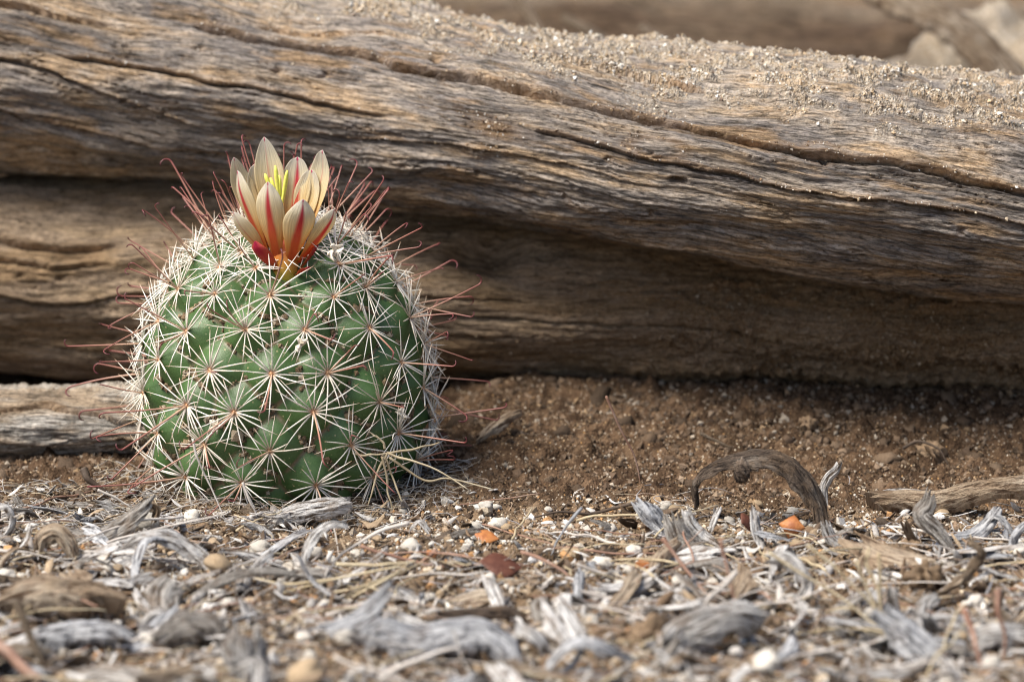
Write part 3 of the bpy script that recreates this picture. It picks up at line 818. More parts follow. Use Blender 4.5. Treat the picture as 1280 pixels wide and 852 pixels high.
def spine(d, L, r0, bend, rnd):
    """a needle from the origin along d; bend = sideways vector"""
    t = np.linspace(0, 1, 4)[:, None]
    P = d[None] * (0.03 + L * t) + bend[None] * (t ** 2) * L
    return tube(P, r0 * np.array([1.0, 0.92, 0.7, 0.22]), 4, up=rnd, uvt=[0.05, 0.35, 0.7, 1.0])
CLUST = []
for vi in range(12):
    rg = np.random.default_rng(300 + vi)
    n = 17 + vi % 5
    parts = []
    for i in range(n):
        a = 2 * math.pi * (i + rg.uniform(-0.28, 0.28)) / n
        el = math.radians(rg.uniform(6, 26))
        d = np.array([math.cos(a) * math.cos(el), math.sin(a) * math.cos(el), math.sin(el)])
        if rg.random() < 0.06: continue
        L = rg.uniform(0.5, 0.8) if rg.random() < 0.08 else rg.uniform(0.88, 1.28) * (0.88 if math.sin(a) > 0.6 else 1.0)
        parts.append(spine(d, L, rg.uniform(0.017, 0.023), rg.normal(size=3) * 0.07 - d * 0 + np.array([0, 0, -0.05]), nrm(rg.normal(size=3))))
    nub = ICO2[0] * [0.062, 0.062, 0.045] * (1 + 0.25 * rg.normal(size=(len(ICO2[0]), 1)))
    parts.append((nub, None, ICO2[1], np.tile([[0.04, 0.0]], (len(nub), 1))))
    V, q, t, uv = joinm(parts)
    CLUST.append(make_mesh('spine_cluster', V, quads=q, tris=t, mat=M_SPINE, uv=uv))
HOOK = []
for vi in range(7):
    rg = np.random.default_rng(330 + vi)
    L = [1.7, 1.95, 1.45, 2.1, 1.8, 1.95, 1.2][vi]; hr = rg.uniform(0.085, 0.13)
    t1 = np.linspace(0, 1, 7)
    sw = rg.uniform(-0.22, 0.22)
    base = np.stack([sw * t1 ** 2, 0 * t1, t1 * L], -1)
    a = np.linspace(0, math.radians(rg.uniform(130, 200)), 9)[1:]
    hook = base[-1] + np.stack([2 * sw * 0.1 * a, hr * (1 - np.cos(a)), hr * np.sin(a)], -1)
    P = np.vstack([base, hook]); n = len(P)
    HOOK.append(make_mesh('hooked_spine', *(lambda V, q, t, uv: (V, q, t, M_HOOK, uv))(*tube(P, np.linspace(0.024, 0.015, n) * np.where(np.arange(n) == n - 1, 0.3, 1), 5, up=(1, 0.05, 0.1), uvt=np.linspace(0, 1, n)))))

def frame_mat(p, n, spin, scale=1.0):
    up = np.array([0, 0, 1.0]) if abs(n[2]) < 0.95 else np.array([0, 1.0, 0])
    t1 = nrm(np.cross(up, n)); t2 = np.cross(n, t1)
    R = Matrix(((t1[0], t2[0], n[0]), (t1[1], t2[1], n[1]), (t1[2], t2[2], n[2])))
    M = (R @ Matrix.Rotation(spin, 3, 'Z')).to_4x4() @ Matrix.Scale(scale, 4)
    M.translation = Vector(np.asarray(p) * CM)
    return M
FLOWER_AZ = None
for i, (p, n, z) in enumerate(zip(APT, AN, ASZ)):
    tip = p + n * (0.62 * z - 0.01)
    zz = tip[2] + CZ
    if zz < -0.25: continue
    if np.linalg.norm(tip - fb) < 0.55: continue
    sc = (0.62 + 0.38 * min(1, z / 0.95)) * random.uniform(0.82, 1.14)
    if math.cos(AP[i]) < -0.3 and zz < 1.0: sc *= 0.9
    o = link('spine_cluster', CLUST[random.randrange(12)], cactus)
    Mx = frame_mat(tip, n, random.uniform(0, 6.28), sc)
    o.matrix_local = Mx
    # the central hook(s): near outward, tipped to one side
    for rep in range(2 if (random.random() < 0.45 or z < 0.5) else 1):
        tilt = math.radians(random.uniform(8, 48)); az = random.uniform(0, 2 * math.pi)
        if n[2] > 0.5: tilt = math.radians(random.uniform(5, 30))
        k = random.uniform(0.75, 1.05) * (1.12 if z < 0.6 else 1.0)
        Hm = (Matrix.Rotation(az, 4, 'Z') @ Matrix.Rotation(tilt, 4, 'X') @ Matrix.Rotation(random.uniform(0, 6.28), 4, 'Z') @ Matrix.Scale(k, 4))
        hid = random.randrange(7); clash = False
        for f in (0.45, 0.7, 0.9, 1.0):                           # leave the flower's room free
            q_ = np.array(Mx @ Hm @ Vector((0, 0, f * 0.018))) / CM - fb
            if abs(q_[0]) < 0.35 + 0.32 * max(0, q_[2]) and -1.0 < q_[1] < 1.15 and -0.1 < q_[2] < 3.3: clash = True
        if clash: continue
        h = link('hooked_spine', HOOK[hid], o); h.matrix_local = Hm

# dry debris lodged between the tubercles
cand = np.where((d2 - d1 < 0.14) & (d1 > 0.5) & (B[:, 2] > 0.1) & (B[:, 2] < 5.4) & (B[:, 1] < 1.5))[0]
wts = sstep(0.0, 0.5, fbm(PH.ravel()[cand] * 5, SS.ravel()[cand] * 2.2, 2, 210)) + 0.05
pick = RNG.choice(cand, 2200, p=wts / wts.sum())
P = B2[pick] + BN[pick] * RNG.uniform(0, 0.05, (len(pick), 1))
tn = np.array([(0.22, 0.15, 0.09), (0.33, 0.24, 0.15), (0.46, 0.38, 0.28), (0.13, 0.09, 0.055)])[RNG.integers(0, 4, len(P))]
GV, GF, GT = grains(P, RNG.gamma(3, 0.012, len(P)) + 0.015, tn, 'oct')
link('axil_debris', make_mesh('axil_debris', GV, tris=GF, mat=M_GRAIN, attrs={'tint': GT}, smooth=False), cactus, kind='stuff', label='tan soil crumbs lodged between the tubercles')

# withered old blooms
s = Mat('withered_petal'); c = s.mix(s.noise(s.obj(), 7, 3), (0.62, 0.54, 0.42), (0.78, 0.73, 0.64)); M_WITHER = s.done(c, 0.8, None, 0.2)
for (u_, v_, sz) in [(376, 431, 0.26), (271, 532, 0.30), (501, 518, 0.24), (418, 313, 0.30)]:
    y = CY - math.sqrt(max(0.2, (CACTUS_R + 0.5) ** 2 - ((u_ - 640) * KPX * 64.5 - CX) ** 2))
    if v_ < 350: y += 0.75
    p = at(u_, v_, y) - CORG
    nn = nrm(np.array([p[0], p[1], 0.3]))
    parts = []
    for kq_ in range(7):
        d = nrm(nn * 0.5 + RNG.normal(size=3) * 0.6)
        P = np.stack([d * sz * t_ + RNG.normal(size=3) * 0.02 for t_ in np.linspace(0, 0.75, 4)])
        V, q, uv = ribbon(P, sz * np.array([0.12, 0.26, 0.28, 0.1]), 0.03, up=nrm(RNG.normal(size=3)), curl=1.2, m=5, fibre=0.01)
        parts.append((V, q, None, uv))
    V, q, t, uv = joinm(parts)
    link('withered_bloom', make_mesh('withered_bloom', V, quads=q, mat=M_WITHER, uv=uv), cactus, p, label='shrivelled cream remnant of an old bloom')

# ------------------------------------------------------------------ flower
def petal_mat(name, kind):
    s = Mat(name); u = s.n('ShaderNodeSeparateXYZ'); s.put(u.inputs[0], s.uv())
    t, w = u.outputs[0], s.math('ABSOLUTE', u.outputs[1])
    vein = s.noise(s.map(s.uv(), (1.5, 11, 1)), 1.0, 4, 0.65)
    base = s.ramp(t, [(0.0, (0.42, 0.30, 0.03)), (0.10, (0.66, 0.20, 0.04)), (0.26, (0.78, 0.42, 0.12)), (0.44, (0.80, 0.62, 0.32)), (0.7, (0.80, 0.72, 0.52)), (1.0, (0.80, 0.76, 0.68))])
    base = s.mix(0.7, base, s.ramp(vein, [(0.35, 0.72), (0.62, 1.05)]), 'MULTIPLY')
    wd = s.ramp(t, [(0.0, 0.95), (0.2, 0.60), (0.45, 0.34), (0.8, 0.20), (0.93, 0.14), (1.0, 0.5)]) if kind != 'thin' else s.ramp(t, [(0.0, 0.5), (0.2, 0.22), (0.6, 0.09), (0.93, 0.07), (1.0, 0.5)])
    wd = s.math('MULTIPLY', wd, s.math('ADD', 0.75, s.math('MULTIPLY', vein, 0.5)))
    e = s.math('SUBTRACT', wd, w)
    m = s.math('MULTIPLY', e, 5.0, clamp=True)
    m = s.math('MULTIPLY', m, s.ramp(t, [(0.0, 0.9), (0.2, 0.8), (0.5, 0.95), (1.0, 0.95)]))
    red = s.ramp(t, [(0.0, (0.60, 0.13, 0.03)), (0.3, (0.66, 0.10, 0.035)), (0.6, (0.60, 0.035, 0.05)), (1.0, (0.48, 0.03, 0.12))])
    col = s.mix(m, base, red)
    if kind == 'sepal':
        col = s.mix(s.ramp(w, [(0.3, 0.0), (1.0, 0.6)]), s.ramp(t, [(0.0, (0.34, 0.26, 0.03)), (0.3, (0.55, 0.10, 0.04)), (0.6, (0.48, 0.02, 0.045)), (1.0, (0.45, 0.02, 0.08))]), (0.62, 0.16, 0.07))
    s.done(col, 0.55, s.bump(vein, 0.05, 0.7), 0.25)
    tr = s.n('ShaderNodeBsdfTranslucent'); s.put(tr.inputs[0], col)
    mx = s.n('ShaderNodeMixShader'); mx.inputs[0].default_value = 0.42
    s.t.links.new(s.b.outputs[0], mx.inputs[1]); s.t.links.new(tr.outputs[0], mx.inputs[2]); s.t.links.new(mx.outputs[0], s.out.inputs[0])
    return s.m
M_PETAL, M_PETALT, M_SEPAL = petal_mat('petal_striped', 'wide'), petal_mat('petal_fine_stripe', 'thin'), petal_mat('petal_red', 'sepal')
YB = fb[1] + CORG[1]
fbw = fb + CORG
axis_top = at(354, 300, YB + 0.1)
s = Mat('flower_tube'); u = s.n('ShaderNodeSeparateXYZ'); s.put(u.inputs[0], s.uv())
M_TUBE = s.done(s.ramp(u.outputs[0], [(0.0, (0.12, 0.16, 0.03)), (0.45, (0.36, 0.30, 0.04)), (0.75, (0.50, 0.20, 0.04)), (1.0, (0.55, 0.10, 0.04))]), 0.4, None, 0.4)
P = catmull([fbw + [0, 0.35, -0.4], fbw, at(356, 332, YB), axis_top], 12)
V, q, t, uv = tube(P, np.interp(np.linspace(0, 1, 12), [0, 0.35, 0.6, 0.85, 1.0], [0.20, 0.24, 0.30, 0.34, 0.25]), 14)
flower = link('flower', make_mesh('flower', V - fbw, quads=q, tris=t, mat=M_TUBE, uv=uv), cactus, fb, label='open cream flower with red-striped petals')
FB = fbw
AX = at(355, 322, YB)
def petal(name, tip_uv, dep, az, wmax, bulge, mat, t0=0.12, curl=0.8, base_uv=(355, 328), tipcurl=0.0, seed=0, power=0.75):
    e = np.array([math.sin(az), -math.cos(az), 0.0])
    tip = at(tip_uv[0], tip_uv[1], YB + dep)
    b = at(base_uv[0], base_uv[1] - (6 if name == 'petal' else 3), YB) + e * 0.2
    mid1 = b * 0.62 + tip * 0.38 + e * bulge * 0.55
    mid2 = b * 0.25 + tip * 0.75 + e * bulge * 0.75
    n = 26
    P = catmull([b, mid1, mid2, tip + e * tipcurl], n)
    t = np.linspace(0, 1, n)
    w = 1.22 * wmax * (0.24 + 0.76 * sstep(0, 0.66, t)) * np.clip(1 - t ** 2.6, 0, 1) ** power + 0.004
    V, q, uv = ribbon(P, w, 0.014, up=e, curl=curl * 0.75, m=15, rough=0.09, fibre=0.010, seed=seed, uvnorm=True)
    return link(name, make_mesh(name, V - FB, quads=q, mat=mat, uv=uv), flower)
R_ = math.radians
# inner ring, back
petal('petal', (330, 171), 0.75, R_(190), 0.36, 0.10, M_PETALT, seed=1, base_uv=(350, 318))
petal('petal', (372, 196), 0.80, R_(170), 0.36, 0.12, M_PETAL, seed=2, base_uv=(362, 318), power=0.5)
petal('petal', (405, 187), 0.45, R_(140), 0.34, 0.20, M_PETALT, seed=3, tipcurl=-0.05, base_uv=(366, 322), power=0.6)
petal('petal', (390, 212), 0.60, R_(150), 0.34, 0.14, M_PETALT, seed=4, base_uv=(362, 320), power=0.5)
petal('petal', (290, 196), 0.40, R_(-140), 0.32, 0.18, M_PETALT, seed=5, tipcurl=-0.06, base_uv=(345, 320))
petal('petal', (318, 205), 0.65, R_(-160), 0.30, 0.12, M_PETALT, seed=12, base_uv=(348, 318), power=0.5)
# outer ring, front
petal('petal', (297, 213), -0.05, R_(-52), 0.33, 0.16, M_PETAL, seed=6, base_uv=(344, 326))
petal('petal', (335, 227), -0.55, R_(-18), 0.38, 0.18, M_PETAL, seed=7, base_uv=(351, 332))
petal('petal', (379, 249), -0.70, R_(18), 0.38, 0.20, M_PETAL, seed=8, base_uv=(360, 334))
petal('petal', (418, 261), -0.35, R_(50), 0.30, 0.16, M_PETAL, seed=9, base_uv=(366, 333))
petal('petal', (292, 265), -0.40, R_(-42), 0.27, 0.12, M_PETALT, seed=10, base_uv=(346, 330))
petal('sepal', (319, 301), -0.55, R_(-38), 0.27, 0.16, M_SEPAL, seed=11, base_uv=(357, 345))
petal('sepal', (386, 333), -0.45, R_(45), 0.17, 0.12, M_SEPAL, seed=13, base_uv=(362, 346))
petal('sepal', (398, 300), -0.10, R_(80), 0.20, 0.12, M_SEPAL, seed=14, base_uv=(362, 342))
s = Mat('stigma_yellow'); M_STIG = s.done(s.mix(s.noise(s.obj(), 12, 2), (0.62, 0.62, 0.06), (0.78, 0.78, 0.20)), 0.5, None, 0.3)
for a, b, dp in [((344, 207), (349, 262), -0.05), ((359, 213), (351, 262), -0.12), ((331, 217), (347, 262), 0.0), ((349, 219), (350, 262), 0.15), ((338, 222), (349, 262), 0.2)]:
    p0, p1 = at(*b, YB - 0.02), at(*a, YB + dp)
    n = 10; t = np.linspace(0, 1, n)
    V, q, t3, uv = tube(catmull([p0, (p0 + p1) / 2 + [0.01, 0, 0.0], p1], n), np.interp(t, [0, 0.5, 0.85, 1], [0.025, 0.045, 0.05, 0.02]), 8, bump=0.25)
    link('stigma_lobe', make_mesh('stigma_lobe', V - FB, quads=q, tris=t3, mat=M_STIG, uv=uv), flower)
V, q, t3, uv = tube(catmull([at(356, 325, YB), at(349, 258, YB - 0.02)], 6), 0.05, 8)
link('style', make_mesh('style', V - FB, quads=q, tris=t3, mat=M_STIG, uv=uv), flower)
# ------------------------------------------------------------------ ground litter: single pieces the photo shows
def gnd(u, v):
    """where the ray through a pixel meets the ground"""
    r = ray(u, v); lo, hi = 35.0, 90.0
    for _ in range(40):
        m = (lo + hi) / 2; p = CAMPOS + r * m
        if p[2] > float(ground_z(p[0], p[1])) + 0.06: lo = m
        else: hi = m
    return CAMPOS + r * hi

def settle(V, bury=0.03):
    og = np.array([V[:, 0].mean(), V[:, 1].mean(), V[:, 2].min()])
    return og

REFS = []
import re
def note(V, label, group):
    if group: return
    s = re.split(r' (?:lying|standing|slanting|rising|leaning|hanging|curving|curling|beside|in|at|on|under|below|over|with|across|left|bowed|behind|between|crossing|bending|near|folded|halfway) ', label)[0]
    REFS.append((V[:, 0].mean(), V[:, 1].mean(), s))
def strip(name, pix, base, halfw, thick, mat, label, category='wood chip', curl=0.8, up=(0, -0.5, 1), n=34, twist=0.0, ends=0.25, seed=None, fibre=0.035, rough=0.45, m=11, ragged=0.7, **kw):
    """a bark or wood strip through photo pixels (u, v[, dy]) that stands at the depth of the ground under pixel `base`"""
    seed = seed if seed is not None else sum(map(ord, label)) % 97
    Y0 = gnd(*base)[1]
    P = np.array([at(p[0], p[1], Y0 + (p[2] if len(p) > 2 else 0)) for p in pix])
    P = catmull(P, n)
    t = np.linspace(0, 1, n)
    if thick < 0.17: thick *= 0.55
    if isinstance(up, tuple) and len(up) == 1:            # bark curled like a strap: its face looks away from the curl's centre
        c = P.mean(0) - [0, 0, 0.15]
        up = nrm(P - c) + up[0] * np.outer(t, [0, -1, 0.2])
    w = halfw * (ends + (1 - ends) * np.sin(np.pi * np.clip(t * 0.9 + 0.05, 0, 1)) ** 0.5)
    V, q, uv = ribbon(P, w, thick, up=up, curl=curl, m=m, twist=twist, rough=rough, fibre=fibre, seed=seed, ragged=ragged)
    og = settle(V); note(V, label, kw.get('group'))
    return link(name, make_mesh(name, V - og, quads=q, mat=mat, uv=uv, smooth=False), None, og, label=label, category=category, **kw)

def stalk(name, pix, base, rad, mat, label, category='stalk', n=26, wig=0.03, seed=0, m=6, taper=0.45, **kw):
    Y0 = gnd(*base)[1]
    P = catmull(np.array([at(p[0], p[1], Y0 + (p[2] if len(p) > 2 else 0)) for p in pix]), n)
    t = np.linspace(0, 3, n)
    P = P + wig * np.stack([pn(t, 0.3, seed), pn(t, 5.3, seed), pn(t, 9.3, seed)], -1)
    V, q, t3, uv = tube(P, rad * np.linspace(1, taper, n), m, bump=0.25, seed=seed)
    og = settle(V); note(V, label, kw.get('group'))
    return link(name, make_mesh(name, V - og, quads=q, tris=t3, mat=mat, uv=uv), None, og, label=label, category=category, **kw)

def leaf(name, c, base, size, mat, label, yaw, tilt, fold=0.5, asp=0.42):
    p = gnd(*base); p = at(c[0], c[1], p[1]) + [0, 0, 0.05]
    n = 16; t = np.linspace(0, 1, n)
    P = np.stack([(t - 0.5) * size, 0 * t, 0.18 * size * np.sin(t * 3.1) * fold], -1)
    V, q, uv = ribbon(P, size * asp * np.sin(np.pi * (t * 0.97 + 0.015)) ** 1.15, 0.016, curl=fold * 1.3, m=9, rough=0.2, fibre=0.006, seed=int(c[0]) % 50)
    R = np.array((Matrix.Rotation(yaw, 3, 'Z') @ Matrix.Rotation(tilt, 3, 'X') @ Matrix.Rotation(0.25, 3, 'Y')))
    V = V @ R.T + p
    og = settle(V); note(V, label, None)
    return link(name, make_mesh(name, V - og, quads=q, mat=mat, uv=uv), None, og, label=label, category='leaf')

# --- right half
strip('curled_bark', [(868, 628, .3), (870, 606, .3), (884, 586, .3), (915, 573, .2), (950, 569, 0), (985, 579, -.1), (1008, 602, -.2), (1024, 630, -.3), (1031, 655, -.5)], (950, 655), 0.36, 0.13, M_DARK,
      'large dark arch of curled bark standing on the soil bank', 'bark', curl=0.6, up=(0.9,), fibre=0.06, n=50)
V, F = ICO3
lump('earth_lump', at(928, 588, gnd(950, 655)[1] - 0.3), (0.17, 0.17, 0.25), 0.32, M_DARK, 301, (0, 0, 0), ICO4, 2.0, label='crumbly knob of dirt stuck on top of the dark bark arch', category='clod')
strip('curled_bark', [(1033, 632, 0), (1031, 612, 0), (1037, 598, 0), (1046, 588, -.05), (1050, 579, -.1)], (1035, 632), 0.13, 0.10, M_SILVER, 'upright white curl of bark beside the dark bark arch', 'bark', curl=0.9, up=(0.4, -1, 0.2))
strip('wood_chip', [(800, 626, .1), (812, 640, 0), (824, 655, 0), (838, 672, -.1)], (825, 672), 0.24, 0.16, M_BLUE, 'blue-grey speckled wood chip standing on end', curl=0.5, up=(0.3, -1, 0.3), fibre=0.05)
strip('curled_bark', [(843, 648, .2), (852, 672, .1), (872, 690, 0), (902, 693, 0), (935, 683, .1)], (880, 697), 0.33, 0.13, M_GREY, 'broad scooped grey bark piece with streaked fibres below the dark arch', 'bark', curl=0.8, up=(0, -1, 0.9), fibre=0.05)
strip('wood_chip', [(858, 636, .2), (866, 655, .12), (880, 668, .05), (897, 680, -.15)], (885, 690), 0.17, 0.10, M_SILVER, 'white prong of bark rising from the scooped grey bark piece', curl=0.9, up=(0.3, -1, 0.5))
strip('wood_chip', [(900, 634, .1), (893, 650, 0), (888, 664, -.05)], (888, 672), 0.10, 0.08, M_SILVER, 'small white splinter standing beside the scooped grey bark piece', curl=0.9, up=(-0.3, -1, 0.2))
strip('curled_bark', [(1033, 655, .2), (1040, 672, .1), (1058, 682, 0), (1080, 681, 0), (1098, 676, .1)], (1060, 688), 0.20, 0.10, M_SILVER, 'white boat-shaped bark curl at the foot of the dark arch', 'bark', curl=0.9, up=(0, -1, 0.8))
strip('fallen_branch', [(1094, 624, .6), (1130, 622, .5), (1170, 625, .3), (1215, 613, .2), (1260, 606, 0), (1330, 600, 0)], (1180, 648), 0.30, 0.42, M_TAN, 'pale tan branch lying along the soil bank under the logs', 'branch', curl=1.1, up=(0, -0.6, 1), n=44, ends=0.6, fibre=0.05)
strip('wood_chip', [(1092, 617, .45), (1120, 613, .4), (1150, 614, .35), (1170, 620, .3)], (1140, 645), 0.10, 0.10, M_SILVER, 'thin white sliver lying on the broken end of the tan branch', curl=0.8)
strip('curled_bark', [(1162, 617, .1), (1158, 630, .05), (1150, 642, 0), (1160, 655, -.1), (1175, 670, -.15), (1190, 690, -.2)], (1165, 690), 0.24, 0.11, M_GREY, 'folded strip of brownish-grey bark hanging over the tan branch', 'bark', curl=0.9, up=(-0.6, -1, 0.3), fibre=0.05)
strip('curled_bark', [(1248, 634, .2), (1236, 652, .1), (1218, 667, 0), (1195, 672, -.1)], (1215, 680), 0.27, 0.12, M_BLUE, 'dark blue-grey bark strip curving up below the tan branch', 'bark', curl=0.9, up=(-0.5, -0.8, 0.9), fibre=0.05)
strip('curled_bark', [(1284, 655, 0), (1272, 668, 0), (1268, 684, 0), (1276, 696, 0)], (1272, 698), 0.12, 0.10, M_BLUE, 'narrow blue-grey bark curl beside the end of the tan branch', 'bark', up=(0.6, -1, 0.2))
strip('curled_bark', [(1130, 752, -.1), (1165, 746, 0), (1200, 728, .1), (1222, 706, .1), (1228, 690, .1), (1214, 677, .1)], (1180, 752), 0.20, 0.12, M_TAN, 'brown bark hook curling up out of the litter', 'bark', curl=0.8, up=(0.7,), fibre=0.05)
for i, (u_, v_, r_) in enumerate([(1120, 690, 0.42), (1158, 712, 0.40), (1140, 675, 0.25)]):
    p = gnd(u_, v_ + 18)
    lump('earth_clod', p + [0, 0, 0.12], (r_, r_ * 0.8, r_ * 0.75), 0.6, M_CLOD, 310 + i, (0.3 * i, 0.4, i), ICO4, 2.2, label=['crumbly brown clod of earth lying in front of the folded bark strip', 'crumbly brown clod beside the brown bark hook', 'small crumbly clod on the soil before the tan branch'][i], category='clod')
lump('earth_clod', gnd(1165, 572) + [0, 0, 0.1], (0.38, 0.304, 0.266), 0.5, M_CLOD, 340, (0.4, 0.2, 1), ICO4, 2.2, label='broken brown clod on the soil bank above the tan branch', category='clod')
lump('earth_clod', gnd(1010, 535) + [0, 0, 0.1], (0.25, 0.2, 0.175), 0.5, M_CLOD, 341, (0.4, 0.2, 1), ICO4, 2.2, label='brown clod on the soil bank close under the stained log', category='clod')
leaf('dead_leaf', (935, 655), (938, 672), 0.62, M_LEAFD, 'dark red-brown leaf folded under the dark bark arch', 0.8, 0.9)
leaf('dead_leaf', (990, 660), (992, 676), 0.58, M_LEAF, 'rusty cupped leaf standing under the dark bark arch', -0.4, 1.0, 0.9, 0.6)
leaf('dead_leaf', (808, 711), (808, 716), 0.62, M_LEAF, 'bright orange leaf lying on pale grit', 0.3, 0.5)
leaf('dead_leaf', (607, 672), (607, 676), 0.60, M_LEAF, 'orange leaf scrap lying near two white pebbles', -0.2, 0.35, 0.4)
leaf('dead_leaf', (626, 708), (626, 716), 0.95, M_LEAFD, 'dark maroon leaf lying flat on the grit', 0.15, 0.45, 0.3)
leaf('dead_leaf', (540, 695), (540, 702), 0.4, M_LEAF, 'small rust-brown leaf scrap beside the straw bundle', 0.9, 0.6, 0.8)
strip('wood_chip', [(598, 548, 0), (615, 535, .2), (632, 524, .3), (648, 516, .4)], (620, 552), 0.16, 0.22, M_TAN, 'stubby pale wood chip lying on the bare soil under the stained log', curl=0.9)
stalk('dry_twig', [(757, 494, 0), (765, 512, 0), (778, 540, 0), (790, 562, 0), (798, 586, 0), (803, 612, 0)], (803, 612), 0.032, M_PINK, 'thin reddish twig standing upright in the bare soil bank', 'twig', seed=3)
stalk('dry_root', [(800, 628, 0), (770, 634, .1), (735, 641, .1), (700, 640, 0), (665, 646, 0)], (735, 652), 0.05, M_ROOT, 'dark root lying across the bare soil behind the litter', 'root', seed=4)
stalk('dry_root', [(876, 540, .5), (893, 549, .4), (912, 558, .3), (935, 556, .3)], (905, 566), 0.05, M_TAN, 'bent tan root lying on the soil bank behind the dark bark arch', 'root', seed=14)
stalk('dry_root', [(1128, 560, .4), (1150, 552, .3), (1172, 560, .2), (1186, 580, .1)], (1160, 585), 0.045, M_ROOT, 'dark crooked root on the soil bank above the tan branch', 'root', seed=15)
stalk('dry_twig', [(727, 634, .4), (712, 652, .2), (697, 674, 0), (689, 694, -.2)], (700, 690), 0.038, M_STEEL, 'blue-grey stick slanting out of the soil between the litter and the bank', 'stick', seed=5)
stalk('dry_twig', [(651, 690, .2), (672, 696, .1), (695, 708, 0), (712, 722, -.1), (728, 742, -.3), (741, 757, -.4)], (700, 725), 0.045, M_PINK, 'pinkish twig with a tuft of grey down halfway along it', 'twig', seed=6)
strip('white_stalk', [(727, 738, 0), (760, 746, 0), (800, 749, 0), (838, 750, 0)], (780, 756), 0.05, 0.08, M_PALE, 'straight bleached white stem lying on pale grit', 'stem', curl=1.2)
stalk('fallen_stalk', [(722, 705, 0), (760, 718, 0), (800, 723, 0), (838, 716, 0)], (780, 726), 0.035, M_PALE, 'bowed pale stem lying in front of the bright orange leaf', 'stem', seed=7)
stalk('fallen_stalk', [(730, 686, 0), (775, 692, 0), (815, 690, 0), (862, 694, 0)], (790, 698), 0.03, M_PINK, 'thin pink stem lying behind the bright orange leaf', 'stem', seed=8)
stalk('fallen_stalk', [(828, 672, .3), (845, 695, .1), (866, 722, -.2), (888, 748, -.5)], (868, 742), 0.05, M_PINK, 'stout pink stem slanting down in front of the scooped bark piece', 'stem', seed=9)
stalk('fallen_stalk', [(900, 672, -.2), (906, 700, -.3), (912, 725, -.4), (920, 762, -.5)], (915, 765), 0.04, M_PINK, 'reddish stem standing in front of the scooped bark piece', 'stem', seed=10)
stalk('fallen_stalk', [(922, 714, -.3), (900, 735, -.5), (884, 752, -.7), (878, 772, -.8)], (890, 770), 0.055, M_PALE, 'thick pale stem crossing the reddish standing stem', 'stem', seed=11)
stalk('fallen_stalk', [(1204, 760, -.2), (1216, 790, -.4), (1222, 812, -.6), (1230, 852, -.8)], (1225, 830), 0.06, M_PINK, 'rust-brown stem leaning over bluish flakes', 'stem', seed=12)
stalk('fallen_stalk', [(1247, 735, 0), (1248, 765, -.2), (1256, 800, -.3), (1252, 840, -.4)], (1250, 815), 0.06, M_PINK, 'upright rust-brown stem beside bluish flakes', 'stem', seed=13)
# yellow straws meeting in the middle of the right litter
for i, pts in enumerate([[(960, 690, .3), (1010, 722, .1), (1060, 752, -.1), (1100, 786, -.4)], [(1010, 680, .3), (1050, 715, .1), (1085, 750, -.1), (1108, 790, -.4)], [(1086, 684, .2), (1082, 705, .1), (1096, 735, -.1), (1104, 795, -.4)], [(1070, 700, 0), (1095, 760, -.2), (1110, 800, -.5), (1135, 850, -.9)],
                         [(950, 800, -.2), (1020, 790, -.3), (1090, 792, -.4), (1170, 788, -.3)], [(1098, 690, .1), (1100, 740, 0), (1104, 790, -.3), (1100, 830, -.6)]]):
    stalk('yellow_straw', pts, (1080, 790), 0.036, M_STRAW, 'yellow dry straw in the loose fan in front of the bark curls', 'straw', seed=20 + i, group='fan of yellow straws')
strip('curled_bark', [(958, 694, .1), (985, 696, 0), (1000, 712, -.1), (1010, 735, -.2), (1000, 755, -.3)], (990, 752), 0.22, 0.10, M_SILVER, 'pale crumpled bark shred lying behind the yellow straw fan', 'bark', curl=1.1, up=(0.3, -1, 0.7), fibre=0.09, rough=0.6)
strip('wood_block', [(836, 808, -.2), (850, 790, 0), (885, 776, 0), (920, 768, .1), (938, 772, .2)], (885, 815), 0.45, 0.5, M_SILVER, 'white chunky block of bleached wood lying in the grit', 'wood block', curl=0.9, up=(0, -0.7, 1), fibre=0.09, rough=0.6)
for i, (u_, v_, r_) in enumerate([(812, 800, 0.36), (955, 790, 0.3)]):
    lump('earth_clod', gnd(u_, v_ + 8) + [0, 0, 0.15], (r_, r_, r_), 0.6, M_CLOD, 330 + i, (1, i, 0), ICO4, 2.0, label=['round orange-brown clod beside the white block of wood', 'smaller round clod between the white block and the yellow straw fan'][i], category='clod')
strip('wood_block', [(1108, 770, .2), (1135, 790, 0), (1165, 815, -.3), (1200, 848, -.6)], (1150, 825), 0.42, 0.28, M_BLUE, 'broad bluish slab of wood slanting through the front litter', 'wood block', curl=0.7, fibre=0.09, rough=0.6)
strip('wood_block', [(1210, 800, .2), (1245, 790, .1), (1290, 795, 0)], (1250, 815), 0.40, 0.30, M_SILVER, 'pale slab of wood lying beside the rust-brown stems', 'wood block', curl=0.7, fibre=0.09, rough=0.6)
